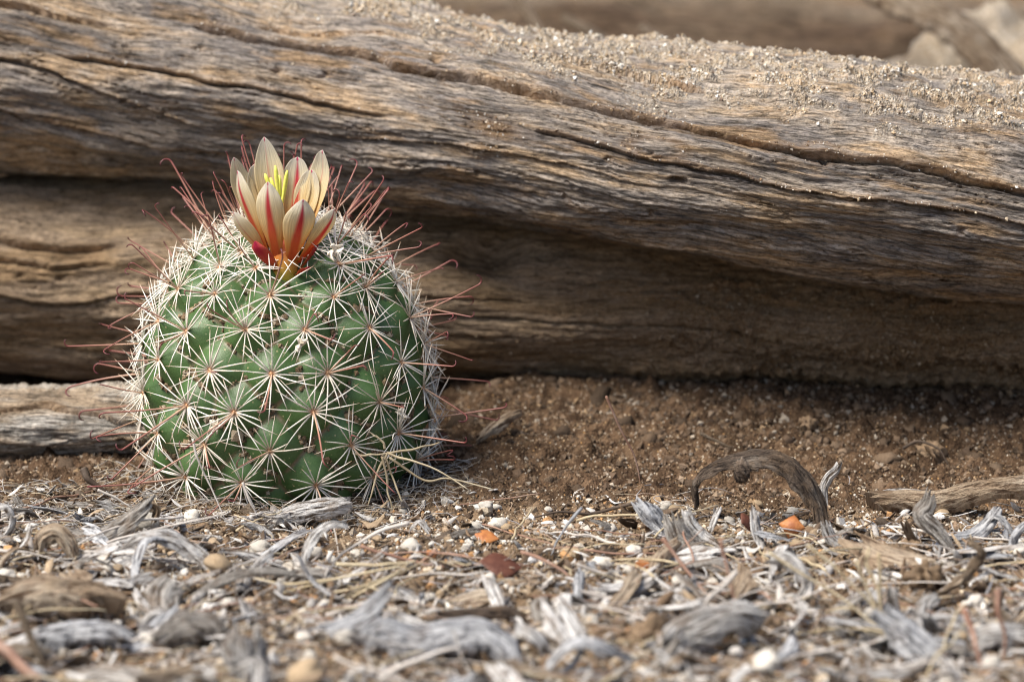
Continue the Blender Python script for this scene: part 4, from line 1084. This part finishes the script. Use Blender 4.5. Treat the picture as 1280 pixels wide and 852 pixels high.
# --- middle
strip('wood_block', [(455, 800, 0), (480, 786, 0), (520, 796, 0), (560, 790, 0), (600, 788, 0), (632, 806, -.1), (645, 828, -.2)], (550, 825), 0.42, 0.40, M_BLUE, 'long bowed blue-grey piece of wood in the front litter', 'wood block', curl=1.0, up=(0, -0.6, 1), n=44, ends=0.5, fibre=0.05)
strip('curled_bark', [(430, 656, .3), (412, 655, .2), (396, 664, .1), (384, 682, 0), (380, 700, -.1), (388, 712, -.2)], (385, 712), 0.15, 0.14, M_SILVER, 'white hook of bark curling down in front of the cactus', 'bark', curl=0.9, up=(0.6,), fibre=0.04)
strip('wood_chip', [(342, 650, .0), (368, 640, 0), (395, 634, 0), (432, 628, .1)], (385, 655), 0.30, 0.30, M_SILVER, 'speckled grey wood chip lying against the foot of the cactus', curl=0.8, up=(0, -0.6, 1), fibre=0.05)
strip('wood_chip', [(362, 722, 0), (380, 716, 0), (402, 718, 0), (416, 728, 0)], (390, 730), 0.22, 0.2, M_GREY, 'stubby grey chip under the end of the straw bundle', curl=0.8, up=(0, -0.6, 1))
stalk('fallen_stalk', [(512, 653, .3), (480, 662, .2), (452, 676, .1), (425, 694, 0), (412, 712, -.1)], (450, 705), 0.05, M_PALE, 'bowed pale pink stem lying in front of the cactus', 'stem', seed=31)
stalk('fallen_stalk', [(450, 682, 0), (480, 692, 0), (520, 702, 0), (560, 708, 0), (604, 704, 0)], (530, 710), 0.045, M_PINK, 'long purplish stem lying across the grit beside the straw bundle', 'stem', seed=32)
for i, pts in enumerate([[(322, 750, 0), (380, 733, 0), (440, 720, 0), (505, 706, 0)], [(318, 724, 0), (360, 729, 0), (420, 722, 0), (500, 708, 0)], [(330, 772, -.2), (400, 765, -.1), (455, 740, 0), (515, 708, 0)], [(345, 745, 0), (400, 752, 0), (450, 738, 0), (508, 712, 0)], [(360, 768, 0), (430, 748, 0), (470, 730, 0), (512, 704, 0)], [(420, 705, .1), (460, 706, .1), (490, 704, 0), (520, 700, 0)], [(400, 740, 0), (445, 735, 0), (485, 720, 0), (530, 702, 0)]]):
    stalk('yellow_straw', pts, (430, 748), 0.04, M_STRAW, 'golden straw in the bundle lying in front of the cactus', 'straw', seed=40 + i, group='bundle of golden straws')
stalk('fallen_stalk', [(545, 688, 0), (532, 698, 0), (522, 706, 0)], (535, 708), 0.06, M_PINK, 'short rust-brown stub at the tip of the straw bundle', 'stem', seed=33)
stalk('fallen_stalk', [(408, 770, 0), (440, 758, 0), (470, 750, 0), (500, 743, 0)], (450, 772), 0.07, M_PALE, 'thick bleached stem lying beside the bowed blue-grey wood', 'stem', seed=34)
strip('wood_chip', [(566, 752, 0), (590, 746, 0), (615, 743, 0), (638, 748, 0)], (600, 756), 0.24, 0.12, M_TAN, 'flat pale oval wood chip lying on the grit', curl=0.5, up=(0, -0.5, 1))
strip('wood_chip', [(550, 770, 0), (590, 768, 0), (630, 764, 0), (650, 770, 0)], (600, 780), 0.17, 0.25, M_DARK, 'dark broken stick behind the bowed blue-grey wood', curl=0.9)
strip('curled_bark', [(652, 782, .1), (668, 790, 0), (682, 804, 0), (684, 820, 0)], (672, 822), 0.20, 0.12, M_SILVER, 'white shell-shaped bark curl lying on white pebbles', 'bark', curl=1.1, up=(0.5, -0.5, 0.6))
stalk('fallen_stalk', [(640, 840, 0), (680, 846, 0), (715, 830, 0), (732, 800, .2)], (690, 850), 0.10, M_STEEL, 'thick grey stem bending up beside the white bark curl', 'stem', seed=35)
stalk('fallen_stalk', [(470, 848, -.3), (510, 828, -.2), (545, 815, -.1), (575, 808, 0)], (520, 845), 0.07, M_PALE, 'white stem leaning on the bowed blue-grey wood', 'stem', seed=36)
# --- left
strip('curled_bark', [(-6, 632, 0), (10, 634, 0), (17, 648, 0), (12, 665, 0), (0, 676, 0)], (8, 678), 0.12, 0.14, M_SILVER, 'white ring-like bark curl near the split piece of wood', 'bark', curl=0.6, up=(0.5,))
strip('curled_bark', [(48, 690, 0), (52, 672, 0), (68, 664, 0), (82, 676, -.05), (92, 696, -.1)], (70, 705), 0.25, 0.12, M_TAN, 'tan hooded bark fold standing in the white litter', 'bark', curl=1.0, up=(-0.2, -1, 0.4), fibre=0.05)
strip('curled_bark', [(62, 656, .2), (90, 668, .1), (120, 668, 0), (148, 656, 0), (168, 640, 0), (185, 624, .1)], (125, 682), 0.30, 0.13, M_GREY, 'broad grey bark strip rising to a tip beside the cactus', 'bark', curl=0.9, up=(0, -0.7, 1), fibre=0.05)
strip('wood_chip', [(158, 664, 0), (166, 645, 0), (180, 632, 0), (196, 636, 0), (192, 652, 0)], (175, 668), 0.16, 0.10, M_TAN, 'ragged tan bark scrap standing at the left foot of the cactus', curl=1.2, up=(0.2, -1, 0.3), fibre=0.09, rough=0.6)
strip('curled_bark', [(152, 680, 0), (180, 668, 0), (212, 668, 0), (240, 684, 0), (262, 700, -.1), (276, 706, -.2)], (220, 715), 0.25, 0.12, M_SILVER, 'arched white bark strip over a hollow left of the white hook', 'bark', curl=0.8, up=(0, -0.5, 1), n=40, fibre=0.05)
strip('curled_bark', [(212, 764, -.1), (245, 742, 0), (280, 722, 0), (320, 712, 0), (368, 714, 0)], (290, 748), 0.14, 0.10, M_GREY, 'long thin grey strip bowed up from the grit', 'bark', curl=0.8, up=(0, -0.6, 1), n=40)
strip('wood_block', [(10, 748, 0), (50, 738, 0), (100, 740, 0), (142, 752, 0)], (75, 775), 0.42, 0.55, M_TAN, 'thick brown slab of rotten wood in the front litter', 'wood block', curl=0.9, up=(0, -0.6, 1), fibre=0.09, rough=0.6)
strip('wood_block', [(55, 796, 0), (90, 790, 0), (130, 788, 0), (160, 800, 0)], (110, 815), 0.38, 0.35, M_BLUE, 'bluish-white wood block in front of the rotten slab', 'wood block', curl=0.8, up=(0, -0.6, 1), fibre=0.09, rough=0.6)
strip('wood_block', [(306, 780, .2), (305, 805, 0), (310, 835, -.1), (312, 866, -.2)], (310, 845), 0.48, 0.3, M_SILVER, 'upright pale stub of wood in the front litter', 'wood block', curl=0.8, up=(0, -1, 0.2), fibre=0.09, rough=0.6)
strip('wood_block', [(205, 790, 0), (232, 776, 0), (262, 780, 0), (280, 796, 0)], (240, 810), 0.35, 0.3, M_GREY, 'rounded grey wood fragment beside the upright pale stub', 'wood block', curl=1.0, up=(0, -0.6, 1), fibre=0.09, rough=0.6)
strip('wood_chip', [(176, 790, 0), (186, 772, 0), (200, 766, 0), (212, 782, 0)], (195, 796), 0.16, 0.12, M_SILVER, 'small white bark fold left of the rounded grey fragment', curl=1.0, up=(0, -1, 0.4))
stalk('fallen_stalk', [(20, 752, 0), (32, 780, -.2), (44, 808, -.4), (55, 832, -.6)], (45, 830), 0.085, M_TAN, 'stout tan stem leaning on the rotten slab', 'stem', seed=50, taper=0.8)
stalk('fallen_stalk', [(-8, 800, 0), (20, 825, -.2), (50, 852, -.4)], (25, 850), 0.12, M_PINK, 'thick rusty stem beside the stout tan stem', 'stem', seed=51, taper=0.8)
stalk('dry_twig', [(104, 586, .1), (112, 600, 0), (128, 612, 0), (142, 622, 0)], (125, 620), 0.10, M_ROOT, 'black twig lying between the split wood and the cactus', 'twig', seed=52)
stalk('fallen_stalk', [(122, 612, 0), (145, 622, 0), (160, 632, 0), (172, 640, 0)], (150, 640), 0.035, M_PALE, 'pale stem with a frayed tip lying beside the black twig', 'stem', seed=53)
stalk('fallen_stalk', [(60, 688, 0), (110, 686, 0), (150, 672, 0), (200, 660, 0), (275, 644, 0)], (150, 692), 0.04, M_PALE, 'long pale stem lying across the white bark to the cactus foot', 'stem', seed=54)
stalk('fallen_stalk', [(0, 686, 0), (40, 690, 0), (95, 690, 0), (160, 674, 0)], (80, 697), 0.035, M_PALE, 'long straight bleached stem lying behind the tan bark fold', 'stem', seed=55)
# dry grass leaning on the cactus
for i, pts in enumerate([[(240, 548, 0), (248, 575, -.05), (262, 605, -.1), (282, 648, -.3)], [(303, 602, 0), (310, 622, -.1), (322, 650, -.2), (318, 705, -.5)], [(282, 648, 0), (286, 668, 0), (284, 700, -.1)], [(400, 645, -.1), (365, 640, -.1), (335, 650, -.2), (330, 672, -.3)]]):
    stalk('grass_blade', pts, (300, 655), 0.03, M_PALE, 'bleached grass blade leaning on the front of the cactus', 'grass blade', seed=60 + i, group='grass blades leaning on the cactus')
for i, pts in enumerate([[(484, 566, 0), (508, 574, -.1), (540, 585, -.2), (586, 612, -.3)], [(484, 566, 0), (520, 560, 0), (550, 553, .1)], [(480, 568, 0), (492, 600, -.1), (508, 648, -.3)], [(485, 566, 0), (470, 595, -.1), (462, 632, -.3)], [(482, 562, 0), (474, 548, 0), (460, 540, .1)], [(486, 570, 0), (530, 600, 0), (560, 598, 0), (618, 612, -.1)], [(440, 567, 0), (462, 568, -.1), (486, 566, 0)], [(478, 570, -.1), (484, 610, -.2), (490, 640, -.3)]]):
    stalk('grass_blade', pts, (478, 640), 0.034, M_STRAW, 'yellow grass blade in the tuft at the right side of the cactus', 'grass blade', seed=70 + i, group='dry tuft beside the cactus', wig=0.05)

# ------------------------------------------------------------------ loose litter in numbers
SHAPES = ['flat', 'arched', 'upturned', 'twisted', 'narrow', 'broad', 'folded', 'splintered', 'short']
def var_strip(rg, kind):
    L, hw, th = rg.uniform(0.8, 1.5), rg.uniform(0.12, 0.22), rg.uniform(0.03, 0.06)
    curl, tw, arch = rg.uniform(0.3, 0.8), rg.uniform(-0.4, 0.4), rg.uniform(-0.04, 0.08)
    if kind == 'arched': arch = rg.uniform(0.22, 0.4)
    if kind == 'twisted': tw = rg.choice([-1, 1]) * rg.uniform(0.9, 1.5)
    if kind == 'narrow': hw *= 0.45; L *= 1.3
    if kind == 'broad': hw *= 1.7
    if kind == 'folded': curl = rg.uniform(1.3, 1.9); hw *= 1.3
    if kind == 'short': L *= 0.55; th *= 2.0
    n = 14; t = np.linspace(0, 1, n); arch *= L
    x = (t - 0.5) * L * (1 - 0.3 * abs(arch) / L); y = rg.uniform(-0.2, 0.2) * L * np.sin(t * rg.uniform(1, 4))
    z = arch * np.sin(np.pi * t) if kind != 'upturned' else 0.5 * L * t ** 2.2
    w = hw * (0.45 + 0.55 * np.sin(np.pi * (0.06 + 0.88 * t)) ** 0.6)
    return ribbon(np.stack([x, y, z], -1), w, th, curl=curl, twist=tw, m=9, rough=0.55, fibre=0.028, seed=int(rg.integers(90)), ragged=1.15 if kind == 'splintered' else 0.9)
rg = np.random.default_rng(500)
FLAKES = {}
for key, mat in (('silver', M_SILVER), ('grey', M_GREY), ('tan', M_TAN), ('bluish', M_BLUE)):
    FLAKES[key] = []
    for kind in SHAPES:
        V, q, uv = var_strip(rg, kind)
        V[:, 2] -= V[:, 2].min()
        FLAKES[key].append(make_mesh('wood_flake', V, quads=q, mat=mat, uv=uv, smooth=False))
STALKS = {}
for key, mat in (('pale', M_PALE), ('yellow', M_STRAW), ('reddish', M_PINK)):
    STALKS[key] = []
    for i in range(7):
        L = rg.uniform(1.0, 3.2); n = 14; t = np.linspace(-0.5, 0.5, n)
        b = rg.uniform(-0.5, 0.5)
        P = np.stack([t * L, b * L * (t ** 2) * 0.7 + 0.06 * pn(t * 4, 1.0, i + 7), 0.10 * L * rg.uniform(0, 1) * (0.25 - t ** 2) * 4 * rg.choice([0.3, 1]) + 0.04 * pn(t * 5, 4.0, i)], -1)
        V, q, t3, uv = tube(P, rg.uniform(0.013, 0.032) * np.linspace(1, 0.5, n), 6, bump=0.2, seed=i)
        V[:, 2] -= V[:, 2].min()
        STALKS[key].append(make_mesh('dry_stalk', V, quads=q, tris=t3, mat=mat, uv=uv))
def pebble_mesh(mat, i, name, lv=ICO3, amp=0.28, fl=0.7):
    V, F = lv
    d = fbm(V[:, 0] * 1.1 + V[:, 2], V[:, 1] * 1.1 - V[:, 2], 3, 400 + i)
    P = V * (1 + amp * d[:, None]) * [1, rg.uniform(0.7, 1), rg.uniform(fl - 0.15, fl + 0.1)]
    P[:, 2] -= P[:, 2].min()
    return make_mesh(name, P, tris=F, mat=mat, uv=V[:, :2])
PEB = {'white': [pebble_mesh(M_PEBW, i, 'pebble') for i in range(6)], 'tan': [pebble_mesh(M_PEBT, i + 6, 'pebble') for i in range(6)]}

def clear_of(x, y, r):
    if math.hypot(x - CX, y - CY) < CACTUS_R + 0.1 + r: return False
    if y > 3.6 and x < -6.0: return False
    return True
def place(mesh, name, x, y, yaw, tilt, roll, sc, lift, **props):
    o = bpy.data.objects.new(name, mesh); COL.objects.link(o)
    z = float(ground_z(x, y)) + lift
    o.matrix_world = Matrix.Translation((x * CM, y * CM, z * CM)) @ Matrix.Rotation(yaw, 4, 'Z') @ Matrix.Rotation(tilt, 4, 'Y') @ Matrix.Rotation(roll, 4, 'X') @ Matrix.Scale(sc, 4)
    for k, v in props.items(): o[k] = v
    return o
def scatter(n, fn, dens):
    c = 0; tries = 0
    while c < n and tries < n * 60:
        tries += 1
        x, y = random.uniform(-14.0, 14.0), random.uniform(-15.0, 5.0)
        # inside the picture's wedge, plus a margin
        if abs(x) > 0.19 * (y + 62) + 0.8: continue
        if random.random() > dens(x, y) or not clear_of(x, y, 0.3): continue
        fn(x, y); c += 1
def dens_front(x, y):
    d = float(sstep(0.8, -2.2, y))
    if -4.6 < x < 3.5 and y > -4.0: d *= 0.3
    if x < -5: d = max(d, 0.5 * float(sstep(2.5, 0.8, y)))
    if x > 3.5: d = max(d, 0.25 * float(sstep(1.5, -0.5, y))) * (0.5 if y > -2.5 else 1)
    return d
_used = {}
def where(x, y, head):
    """a loose piece's own label: its look, then the nearest named piece"""
    c = sorted(REFS + [(CX, CY - 2.2, 'cactus'), (-9.5, 3.2, 'split piece of wood')], key=lambda r: math.hypot(r[0] - x, r[1] - y))
    best = None
    for k, r in enumerate(c[:4]):
        dist = math.hypot(r[0] - x, r[1] - y)
        for rel in (['touching', 'beside'] if dist < 0.5 else ['beside', 'close to'] if dist < 1.3 else ['near', 'some way from']):
            l = '%s %s the %s' % (head, rel, r[2])
            if len(l.split()) > 16: continue
            if l not in _used:
                _used[l] = 1; return l
            best = best or l
    return best
def add_flake(x, y):
    if x > 2.0 and y > -2.6: return
    key = random.choices(['silver', 'grey', 'tan', 'bluish'], [0.52, 0.16, 0.20, 0.12])[0]
    si = random.randrange(len(SHAPES)); sc = random.choice([random.uniform(0.4, 0.65), random.uniform(0.65, 1.0), random.uniform(1.0, 1.35)])
    if y > -3.5: sc = min(sc, random.uniform(0.35, 0.75))
    lab = where(x, y, '%s %s %s wood flake' % ('tiny' if sc < 0.65 else 'small' if sc < 1.0 else 'large', SHAPES[si], {'silver': 'silver-white', 'grey': 'dull grey', 'tan': 'tan-brown', 'bluish': 'blue-grey'}[key]))
    place(FLAKES[key][si], 'wood_flake', x, y, random.gauss(0, 1.0) + math.pi * random.randrange(2), random.uniform(-0.45, 0.45), random.uniform(-0.7, 0.7), sc, random.uniform(0.04, 0.28), label=lab, category='wood flake', group='loose %s wood flakes' % key)
scatter(290, add_flake, dens_front)
def add_stalk(x, y):
    key = random.choices(['pale', 'yellow', 'reddish'], [0.42, 0.36, 0.22])[0]
    place(random.choice(STALKS[key]), 'dry_stalk', x, y, random.gauss(0, 0.9) + (math.pi if random.random() < .5 else 0), random.gauss(0, 0.16), random.uniform(-0.4, 0.4), random.uniform(0.6, 1.2), random.uniform(0.02, 0.30), label=where(x, y, 'thin %s dry %s' % (dict(pale='bleached', yellow='straw-yellow', reddish='reddish-brown')[key], random.choice(['stalk']))), category='stalk', group='loose %s stalks' % key)
scatter(290, add_stalk, dens_front)
def dens_peb(x, y):
    d = float(sstep(1.5, -2.5, y))
    if -1.5 < x < 6.5: d = min(1, d * 1.8)
    return d
def add_peb(x, y):
    key = random.choices(['white', 'tan'], [0.68, 0.32])[0]
    sc = 0.06 + random.gammavariate(2.2, 0.03)
    place(random.choice(PEB[key]), 'pebble', x, y, random.uniform(0, 6.28), random.uniform(-0.3, 0.3), random.uniform(-0.3, 0.3), sc, random.uniform(-0.02, 0.06), label=where(x, y, '%s %s pebble' % ('tiny' if sc < 0.11 else 'small' if sc < 0.17 else 'larger', dict(white='whitish', tan='tan-brown')[key])), category='pebble', group='loose %s pebbles' % key)
scatter(290, add_peb, dens_peb)
for i, (u_, v_, sc) in enumerate([(619, 634, 0.14), (622, 660, 0.24), (595, 662, 0.18), (97, 733, 0.30)]):
    p = gnd(u_, v_)
    place(PEB['white'][i], 'white_stone', p[0], p[1], i, 0.1, 0, sc, -0.02, label=['small white stone on the bare soil right of the cactus', 'largest pale stone beside the orange leaf scrap', 'tan-white stone beside the orange leaf scrap, next to the largest one', 'pale rounded stone on top of the rotten slab'][i], category='stone')

# ------------------------------------------------------------------ grit, crumbs and fibres: masses nobody could count
def mass(name, n, dens, size, tints, label, base='ico', up=0.3, yr=(-15, 8.5)):
    xs, ys = [], []
    while sum(map(len, xs)) < n:
        y = RNG.uniform(yr[0], yr[1], 20000); x = RNG.uniform(-1, 1, 20000) * (0.19 * (y + 62) + 0.8)
        k = RNG.random(20000) < dens(x, y)
        k &= np.hypot(x - CX, y - CY) > CACTUS_R - 0.25
        xs.append(x[k]); ys.append(y[k])
    x, y = np.concatenate(xs)[:n], np.concatenate(ys)[:n]
    sz = size(n)
    P = np.stack([x, y, ground_z(x, y) + 0.04 + sz * up], -1)
    tn = tints[RNG.integers(0, len(tints), n)] * RNG.uniform(0.7, 1.2, (n, 1))
    GV, GF, GT = grains(P, sz, np.clip(tn, 0, 0.8), base)
    link(name, make_mesh(name, GV, tris=GF, mat=M_GRAIN, attrs={'tint': GT}, smooth=base == 'ico2'), None, kind='stuff', label=label, category=name.replace('_', ' '))
GRIT = np.array([(0.62, 0.57, 0.50), (0.52, 0.43, 0.32), (0.70, 0.67, 0.62), (0.40, 0.30, 0.20), (0.46, 0.26, 0.12), (0.30, 0.22, 0.15), (0.56, 0.50, 0.42), (0.20, 0.14, 0.09), (0.26, 0.18, 0.12)])
mass('pale_grit', 5000, lambda x, y: sstep(1.0, -2.0, y) * (0.3 + 0.7 * sstep(-0.3, 0.4, fbm(x * 0.5, y * 0.5, 2, 220))), lambda n: RNG.gamma(2.0, 0.016, n) + 0.03, GRIT, 'pale coarse grit covering the front ground')
mass('fine_sand', 18000, lambda x, y: sstep(2.0, -1.0, y) * (0.2 + 0.8 * sstep(-0.3, 0.4, fbm(x * 0.5, y * 0.5, 2, 221))), lambda n: RNG.gamma(2.0, 0.009, n) + 0.015, GRIT, 'fine tan sand between the pieces of litter', 'oct')
CRUMB = np.array([(0.12, 0.08, 0.053), (0.16, 0.108, 0.07), (0.085, 0.058, 0.038), (0.22, 0.155, 0.105), (0.14, 0.095, 0.062), (0.17, 0.118, 0.078), (0.10, 0.068, 0.045), (0.32, 0.22, 0.13), (0.40, 0.34, 0.27), (0.28, 0.21, 0.15)])
mass('soil_crumbs', 24000, lambda x, y: 0.2 + 0.8 * sstep(-1.5, 1.0, y), lambda n: RNG.gamma(1.6, 0.016, n) + 0.016, CRUMB, 'brown soil crumbs covering the bank under the logs', 'oct', up=0.1)
mass('soil_clods', 450, lambda x, y: 0.1 + 0.9 * sstep(0, 2.5, y), lambda n: RNG.gamma(1.6, 0.05, n) + 0.05, CRUMB[:7] * 0.9, 'crumbly brown clods on the bank under the logs', 'ico2', up=-0.35)
def fibres(name, n, dens, L, rad, tints, label):
    parts_V, parts_F, T = [], [], []
    c = 0; o_ = 0
    while c < n:
        x, y = random.uniform(-14, 14), random.uniform(-15, 4)
        if abs(x) > 0.19 * (y + 62) + 0.8 or random.random() > dens(x, y) or math.hypot(x - CX, y - CY) < CACTUS_R - 0.3: continue
        l = L(); m = 5; t = np.linspace(-0.5, 0.5, m)
        a = random.uniform(0, 6.28); bnd = random.gauss(0, 0.9) * l
        px, py = t * l, bnd * (t ** 2 - 0.08)
        P = np.stack([x + px * math.cos(a) - py * math.sin(a), y + px * math.sin(a) + py * math.cos(a), np.zeros(m)], -1)
        P[:, 2] = float(ground_z(x, y)) + 0.06 + random.uniform(0, 0.16) + t * random.gauss(0, 0.25) * l + random.uniform(0, 0.5) * l * (0.25 - t ** 2)
        V, q, t3, uv = tube(P, rad() * np.linspace(1, 0.5, m), 3)
        parts_V.append(V); parts_F.append(np.concatenate([np.concatenate([q[:, :3], q[:, [0, 2, 3]]]), t3]) + o_); o_ += len(V)
        T.append(np.tile(random.choice(tints), (len(V), 1)) * random.uniform(0.75, 1.15)); c += 1
    link(name, make_mesh(name, np.concatenate(parts_V), tris=np.concatenate(parts_F), mat=M_GRAIN, attrs={'tint': np.clip(np.concatenate(T), 0, .8)}), None, kind='stuff', label=label, category='plant fibres')
FT = [(0.66, 0.64, 0.62), (0.55, 0.50, 0.45), (0.60, 0.50, 0.36), (0.40, 0.30, 0.22), (0.36, 0.34, 0.35), (0.50, 0.38, 0.30)]
fibres('plant_fibres', 2600, lambda x, y: max(dens_front(x, y), 0.12 * (y < 1.5)), lambda: random.uniform(0.25, 1.1), lambda: random.uniform(0.008, 0.02), FT, 'fine bleached plant fibres strewn through the ground litter')
fibres('pale_fuzz', 700, lambda x, y: float(math.hypot(x - CX, y - CY) < 4.6 and y < 3.2) * 0.9 + float(x < -8.5 and -2.5 < y < 1.5) * 0.6, lambda: random.uniform(0.3, 0.9), lambda: random.uniform(0.006, 0.012), FT[:3], 'hair-thin white fibres around the foot of the cactus')

def shreds(name, n, dens, tints, label):
    Vs, Fs, T = [], [], []; o_ = 0; c = 0
    while c < n:
        x, y = random.uniform(-14, 14), random.uniform(-15, 4)
        if abs(x) > 0.19 * (y + 62) + 0.8 or random.random() > dens(x, y) or math.hypot(x - CX, y - CY) < CACTUS_R - 0.1: continue
        l = random.uniform(0.12, 0.5); m = 4; t = np.linspace(-0.5, 0.5, m)
        a = random.uniform(0, 6.28); e = random.gauss(0, 0.45)
        P = np.stack([x + t * l * math.cos(a), y + t * l * math.sin(a), float(ground_z(x, y)) + 0.07 + random.uniform(0, 0.18) + t * l * e + random.gauss(0, 0.5) * l * (t ** 2 - 0.1)], -1)
        V, q, uv = ribbon(P, l * random.uniform(0.10, 0.32) * np.array([0.5, 1, 0.9, 0.35]), 0.02, up=nrm(np.array([random.gauss(0, .5), random.gauss(0, .5), 1])), curl=random.uniform(0.3, 1.2), m=4, rough=0.5, fibre=0.01, ragged=0.8, seed=random.randrange(80))
        Vs.append(V); Fs.append(q + o_); o_ += len(V)
        T.append(np.tile(random.choice(tints), (len(V), 1)) * random.uniform(0.7, 1.15)); c += 1
    link(name, make_mesh(name, np.concatenate(Vs), quads=np.concatenate(Fs), mat=M_GRAIN, attrs={'tint': np.clip(np.concatenate(T), 0, .8)}), None, kind='stuff', label=label, category='wood shreds')
shreds('wood_shreds', 3000, lambda x, y: max(dens_front(x, y), 0.05 * (y < 0.8)), [(0.66, 0.63, 0.59), (0.48, 0.45, 0.42), (0.30, 0.27, 0.25), (0.40, 0.30, 0.20), (0.22, 0.15, 0.095), (0.60, 0.58, 0.56), (0.12, 0.085, 0.06), (0.10, 0.075, 0.055), (0.18, 0.12, 0.075)], 'crumbled shreds of bleached wood filling the ground litter')
